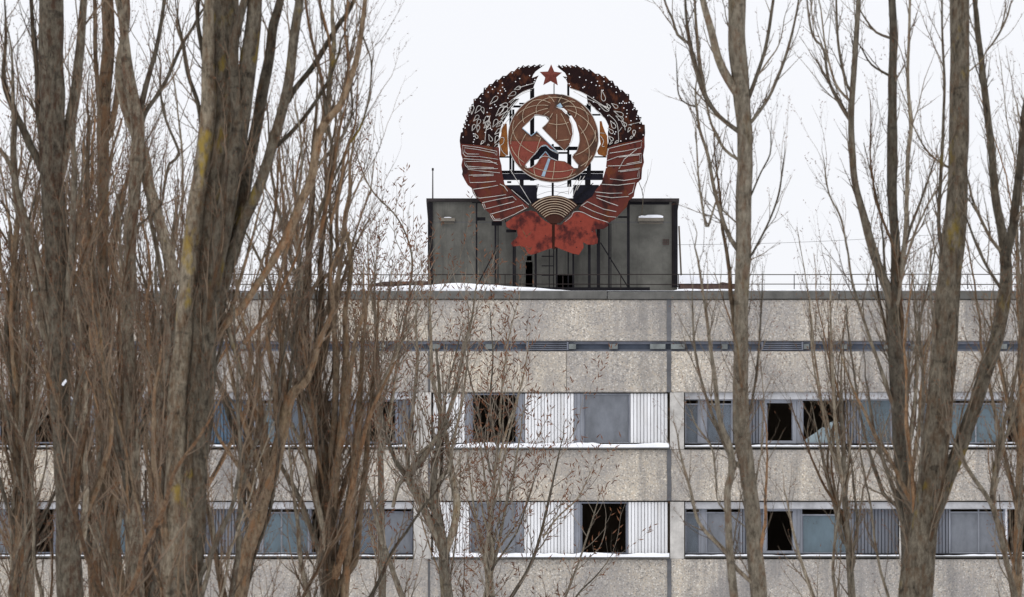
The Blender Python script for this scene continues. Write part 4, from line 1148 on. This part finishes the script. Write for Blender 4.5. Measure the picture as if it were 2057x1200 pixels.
t.auto(13, (640, 1650), (260, 680), (6, 21), (3, 13), up=.035); t.auto(7, (1250, 2200), (450, 1050), (8, 22), (3, 12), up=.015); t.done()

t = Tree('leaning mossy dark poplar forking low between the lichen trunk and the thicket', 136, 455, 15, BKR, TWR, BUD, .024, (60, 230))
t.trunk(pl('640,690,12 618,760,16 583,800,20 568,870,24 552,930,30 538,970,32 527,1007,30 517,1050,30 493,1117,32 477,1210,34'), 12)
for q in ('520,700,9 520,790,11 530,860,13 538,940,16', '470,680,7 490,760,10 520,850,12 535,950,14', '440,880,6 480,940,8 515,1010,10 520,1060,12', '600,640,8 588,720,9 572,820,12 562,890,14', '480,990,10 498,900,12 505,820,12 500,760,10', '413,1010,8 428,1080,10 440,1150,12 455,1215,14', '560,620,6 566,700,8 572,780,10'):
    t.limb(pl(q))
t.auto(9, (700, 1650), (260, 680), (6, 21), (3, 13), up=.035); t.auto(4, (1250, 2200), (450, 1050), (8, 22), (3, 12), up=.015); t.done()

t = Tree('multi-stemmed brown poplar thicket standing right of the lichen trunk', 140, 668, 16, BKR, TWR, BUD, .024, (60, 230))
t.trunk(pl('628,380,12 624,440,13 620,500,14 618,567,15 614,640,16 616,720,18 632,820,22 650,920,26 660,1050,30 667,1210,34'), 12)
for q in ('657,380,9 650,467,10 643,533,11 647,583,12 643,660,13 640,760,14 652,880,16', '702,390,8 693,450,9 703,500,10 703,567,10 693,633,11 697,700,12 690,800,14 680,900,16 668,1020,18', '687,510,9 680,567,10 672,640,11 676,720,12 672,820,14 664,930,15',
          '735,620,6 728,720,8 722,820,12 715,900,14 708,1000,16 700,1100,18 692,1215,18', '760,640,5 752,740,7 742,830,9 735,920,12 724,1020,13 715,1120,14', '600,820,7 612,900,9 628,980,11 648,1060,14',
          '660,1000,14 690,860,14 702,760,12 715,680,8', '652,860,9 640,960,12 655,1060,14', '700,320,4 690,350,5 680,400,6 676,450,7 680,520,8'):
    t.limb(pl(q))
t.auto(27, (640, 1650), (260, 680), (6, 21), (3, 13), up=.035); t.auto(7, (1250, 2200), (450, 1050), (8, 22), (3, 12), up=.015); t.done()

t = Tree('grey poplar hidden low among the left stems with a pale lower trunk', 145, 310, 17, BKG, TWR, BUD, .024, (60, 230))
t.trunk(pl('338,560,10 330,660,14 322,760,20 318,860,24 314,960,28 312,1080,32 310,1210,36'), 12)
t.auto(29, (640, 1650), (260, 680), (6, 21), (3, 13), up=.035); t.auto(7, (1250, 2200), (450, 1050), (8, 22), (3, 12), up=.015); t.done()
t = Tree('slender poplar at the far left edge with thin upright stems', 143, 40, 18, BKR, TWR, BUD, .024, (60, 230))
t.trunk(pl('36,420,8 30,520,12 28,640,15 32,760,18 36,880,22 40,1040,26 44,1210,28'), 12)
for q in ('5,830,8 18,880,16 45,960,18 50,1050,18', '60,700,7 56,800,9 50,900,12 44,1000,14'):
    t.limb(pl(q))
t.auto(24, (640, 1650), (260, 680), (6, 21), (3, 13), up=.035); t.auto(7, (1250, 2200), (450, 1050), (8, 22), (3, 12), up=.015); t.done()
t = Tree('slender poplar with dense reddish twigs in the gap right of the left edge trunk', 146, 190, 19, BKR, TWR, BUD, .024, (60, 230))
t.trunk(pl('172,520,9 170,620,12 168,740,15 172,860,18 178,980,22 186,1100,25 192,1210,28'), 12)
t.auto(29, (640, 1650), (260, 680), (6, 21), (3, 13), up=.035); t.auto(7, (1250, 2200), (450, 1050), (8, 22), (3, 12), up=.015); t.done()

# --- left / centre, close to the building and in focus
t = Tree('poplar forking in a wide V left of the white window panels', 225, 900, 21, BKG, TWN, BUD, .05, (50, 170), .35, 10)
t.trunk(pl('890,1100,20 893,1150,22 900,1210,26'), 10, False)
for q in ('955,585,3 947,640,5 935,690,7 920,760,8 912,800,9 890,860,9 870,890,11 846,925,13 819,955,15 822,965,16 846,1009,15 868,1060,15 890,1110,16',
          '862,600,4 866,680,6 868,760,8 882,820,9 896,870,10 904,931,11 914,985,13 918,1016,14 908,1070,15 892,1115,16',
          '760,800,4 770,850,6 785,900,8 799,934,10 819,960,12', '868,1060,9 885,950,7 890,880,6 895,800,5 915,720,4', '940,700,3 930,800,5 912,880,6 905,935,8',
          '700,900,5 730,960,7 748,1010,8 765,1080,9 790,1150,10 815,1215,12', '790,1020,7 800,975,8 819,955,9', '835,640,4 838,720,6 832,800,7 822,880,8 819,950,10'):
    t.limb(pl(q), y0=s_ if False else 0)
t.auto(4, (1150, 1400), (200, 420), (3, 6), (10, 22)); t.done()
t = Tree('young poplar with budding shoots spreading across the lower white panels', 252, 1000, 22, BKG, TWN, BUD, .06, (40, 130), .42, 13, tr=.9)
t.trunk(pl('985,1150,9 990,1210,12'), 8, False)
for q in ('1047,860,3 1040,905,4 1033,948,5 1016,1016,6 996,1118,7 969,1215,8', '1128,890,2.5 1115,950,4 1105,999,5 1084,1084,6 1061,1145,7 1016,1215,8', '1200,1013,2 1190,1050,3 1176,1090,4 1166,1120,4 1130,1215,6',
          '1040,810,3 1020,880,4 1003,960,5 985,1040,6 975,1130,7', '960,880,3 975,960,4 985,1060,6 984,1150,7', '940,930,3 950,1010,4 968,1100,5 980,1180,7', '1185,950,2 1160,1000,3 1120,1040,4 1090,1080,4', '1220,1130,2 1195,1160,3 1160,1195,4 1120,1260,5'):
    t.limb(pl(q), dens=.045, sides=6)
t.auto(4, (1100, 1400), (200, 420), (3, 6), (20, 45)); t.done()
t = Tree('young poplar with budding tips rising over the vent strip in the centre', 256, 985, 23, BKG, TWN, BUD, .055, (40, 140), .42, 13, tr=.9)
t.trunk(pl('1000,900,6 985,1040,8 980,1210,12'), 8, False)
for q in ('1062,690,2 1055,740,3 1040,800,4 1020,860,5 1000,930,6', '985,640,2 990,720,3 985,800,4 992,880,5', '1040,610,2 1022,680,3 1010,760,4 1004,850,5', '930,690,2 945,760,3 965,850,4 985,950,5'):
    t.limb(pl(q), dens=.045, sides=6)
t.done()
t = Tree('young poplar with thin budding tips rising above the roof edge beside the left thicket', 250, 765, 24, BKG, TWN, BUD, .08, (40, 150), .42, 12, tr=.9)
t.trunk(pl('752,600,5 760,760,9 765,950,12 768,1210,16'), 8, False)
for q in ('764,440,1.5 758,500,2 753,560,3 752,620,4', '737,470,1.5 742,540,2 748,620,4', '790,520,1.5 780,600,3 768,700,4', '730,560,2 738,660,3 752,760,5', '800,600,2 800,700,3 790,800,4 772,900,6', '712,300,2 745,380,3 800,440,3 828,520,4 820,600,5 800,720,6 778,860,8'):
    t.limb(pl(q), dens=.06, sides=6)
t.auto(6, (760, 1300), (150, 320), (3, 6), (10, 24)); t.done()
t = Tree('young poplar with fine budding tips at the far left close to the wall', 250, 62, 25, BKG, TWN, BUD, .09, (40, 150), .42, 12, tr=.9)
t.trunk(pl('45,560,5 52,760,9 58,950,12 62,1210,16'), 8, False)
t.auto(12, (560, 1300), (240, 520), (3, 7), (15, 40)); t.done()

# --- right group
t = Tree('straight single-trunk poplar right of the emblem', 130, 1540, 31, BKG, TWG, BUD, .032, (35, 150))
t.trunk(pl('1480,-20,32 1482,100,33 1488,175,34 1495,240,29 1497,300,30 1495,400,32 1492,500,30 1490,600,28 1489,700,28 1488,800,31 1492,880,33 1502,950,31 1512,1030,32 1517,1110,32 1527,1210,33'))
for q in ('1410,-10,12 1428,65,15 1445,120,16 1465,160,18 1484,190,20', '1555,-10,6 1540,85,7 1520,155,8 1500,205,9', '1602,10,4 1580,105,6 1550,185,6 1512,242,7 1498,255,8', '1375,-10,5 1385,85,8 1402,150,10 1420,200,10 1445,235,9 1485,265,10',
          '1332,-10,4 1350,40,5 1360,70,6 1385,88,6', '1415,180,4 1430,250,5 1455,300,6 1490,325,7', '1395,-5,4 1398,60,6 1408,140,8 1415,190,8', '1400,215,5 1405,260,6 1420,310,7 1440,400,8 1460,465,9 1480,500,11 1492,505,12',
          '1572,335,2.5 1565,390,4 1545,445,4 1512,510,5 1496,525,6', '1548,270,2 1546,310,3 1530,345,3 1508,395,4 1495,410,5', '1400,290,3 1405,370,4 1415,440,5 1422,455,5 1440,400,4', '1402,520,4 1418,633,6 1433,739,8 1447,845,11 1468,905,14 1470,950,15 1461,986,15 1463,1039,15 1468,1127,16 1476,1215,18',
          '1390,600,3 1397,714,5 1422,810,6 1450,880,8 1465,910,9', '1365,900,4 1385,980,6 1405,1050,7 1450,1100,8 1466,1120,9', '1440,1000,3 1436,940,4 1430,900,4 1410,870,4', '1530,590,3 1525,680,4 1515,780,5 1500,850,6', '1360,130,2 1365,190,3 1380,208,3 1400,215,4'):
    t.limb(pl(q))
t.auto(5, (700, 1600), (240, 620), (4, 13), (4, 22), up=.04); t.done()

t = Tree('slim curved poplar pair of stems joining low, left of the thickest right trunk', 134, 1835, 32, BKG, TWG, BUD, .032, (40, 170))
t.trunk(pl('1792,-20,14 1795,100,16 1792,200,18 1793,300,20 1792,375,20 1795,450,19 1800,525,20 1799,600,24 1797,686,28 1804,792,29 1811,898,32 1822,1000,36 1830,1100,42 1834,1210,48'))
for q in ('1725,-20,9 1720,75,11 1715,150,12 1710,240,12 1712,300,13 1720,375,14 1740,450,16 1760,525,18 1782,580,20 1796,625,20', '1828,-10,5 1825,100,6 1825,190,7 1830,260,8 1822,325,8 1820,450,9 1812,525,10 1803,590,10',
          '1655,150,3 1680,190,4 1708,242,6', '1650,30,3 1660,100,4 1680,170,5 1712,208,6', '1680,-10,4 1683,80,5 1700,170,6 1712,185,6', '1740,40,4 1760,65,5 1792,78,6', '1732,100,3 1750,130,4 1792,155,6',
          '1620,-10,3 1632,70,5 1655,100,5 1665,165,6 1690,215,6 1710,245,7', '1655,330,2 1665,390,3 1690,440,4 1702,500,4 1710,560,5 1740,660,6 1775,760,8 1805,840,9', '1875,330,3 1850,400,5 1832,450,6 1818,500,7', '1742,780,4 1755,860,6 1775,930,8 1800,1000,10 1822,1080,12', '1700,640,3 1712,720,4 1725,820,5 1745,900,6 1770,980,8', '1840,640,4 1842,740,6 1832,850,8 1822,960,9'):
    t.limb(pl(q))
t.auto(10, (620, 1600), (240, 620), (4, 13), (4, 22), up=.04); t.done()

t = Tree('thickest right-hand poplar with a mossy trunk bending left toward the bottom', 126, 1830, 33, BKL, TWG, BUD, .04, (40, 170))
t.trunk(pl('1928,-20,38 1927,150,38 1925,300,41 1922,400,43 1915,475,45 1908,550,47 1903,600,48 1899,650,49 1895,720,51 1887,830,54 1880,890,53 1871,950,52 1862,1020,54 1850,1100,60 1838,1210,66'), 16)
for q in ('1955,-10,7 1960,20,10 1970,110,12 1980,200,14 1992,300,15 2000,400,18 2015,475,21 2022,550,24 2018,610,27 2001,686,28 1977,757,29 1948,845,30 1931,898,30 1905,960,30 1872,1050,30', '2056,240,12 2047,350,16 2035,450,18 2022,515,20',
          '1892,-10,4 1895,100,5 1896,225,6 1890,350,7 1886,450,8 1895,520,9 1905,560,9', '1980,105,3 2005,70,4 2025,30,4', '1952,395,5 1965,430,6 1990,480,7 2010,505,8', '1945,450,4 1965,500,6 1985,540,6 2010,580,7', '1838,260,3 1860,300,4 1885,325,5 1912,340,5', '2045,800,4 2030,850,6 2005,920,8 1992,1000,12 2003,960,10',
          '1935,925,6 1955,960,8 1990,1010,9 2010,1080,10 2030,1160,11 2046,1230,12', '2050,700,5 2035,780,7 2010,880,9 1998,960,10 1995,1010,10'):
    t.limb(pl(q))
t.auto(8, (620, 1600), (240, 620), (4, 13), (4, 22), up=.04); t.done()

t = Tree('grey poplar at the right edge of the photo with fine upright twigs', 140, 2040, 34, BKR, TWG, BUD, .035, (40, 170))
t.trunk(pl('2046,560,7 2050,660,9 2052,780,12 2050,900,15 2046,1050,18 2042,1210,22'), 10)
t.auto(15, (620, 1600), (240, 620), (4, 13), (4, 22), up=.04); t.done()
t = Tree('slender poplar behind the curved pair with pale shoots in front of the right windows', 150, 1680, 35, BKG, TWG, BUD, .03, (40, 150))
t.trunk(pl('1690,800,6 1694,900,8 1698,1000,10 1704,1100,13 1712,1210,16'), 9)
for q in ('1640,860,3 1655,930,5 1672,1000,6 1692,1080,8', '1580,1000,3 1592,1060,5 1610,1130,6 1640,1215,8', '1668,560,3 1670,680,5 1675,800,6 1685,920,7 1696,1000,8', '1630,640,3 1640,740,4 1655,840,5 1680,940,6'):
    t.limb(pl(q))
t.auto(10, (900, 1600), (240, 620), (4, 13), (4, 22), up=.04); t.done()

sn = MB()
for k in range(3): sn.spindle(P(128 + k * 2, 776 - k * 3, 127.6), Vector((.15 * k - .3, -.2, 1)).normalized(), .055, .022)
tag(sn.build('branch_snow', M['snow']), kind='stuff')
# sapling rooted in the machine room ledge
t = Tree('thin bare sapling growing up beside the emblem from the machine room ledge', PY - .2, 1289, 41, BKG, TWN, BUD, .05, (15, 45), .2, 3, 'sapling', None, tr=.45)
t.root.location = P(1289, 437, PY - .2)
sp = [P(x, y, PY - .2) for x, y in ((1289, 437), (1291, 410), (1292, 395), (1289, 380), (1283, 365), (1281, 350))]
MB().tube(sp, [.018, .016, .014, .011, .009, .005], 5).build('trunk', BKG, t.root)
for q in ([(1292, 395), (1296, 375), (1306, 345), (1310, 320)], [(1290, 383), (1300, 362), (1302, 340)]):
    w = [P(x, y, PY - .25) for x, y in q]; t.twigs.tube(w, [.008, .007, .005, .003][:len(w)], 4)
t.done()

# overhead wire behind the right poplars
yw = FY + 5
w = MB().tube([P(1361 + 70 * k, 492 - 1.6 * k - .13 * k * k + 2.2 * math.sin(k * .5), yw) for k in range(16)], .007, 4)
tag(w.build('overhead_wire', M['cable']), 'thin wire stretched from the machine room to the right behind the poplars', 'wire')
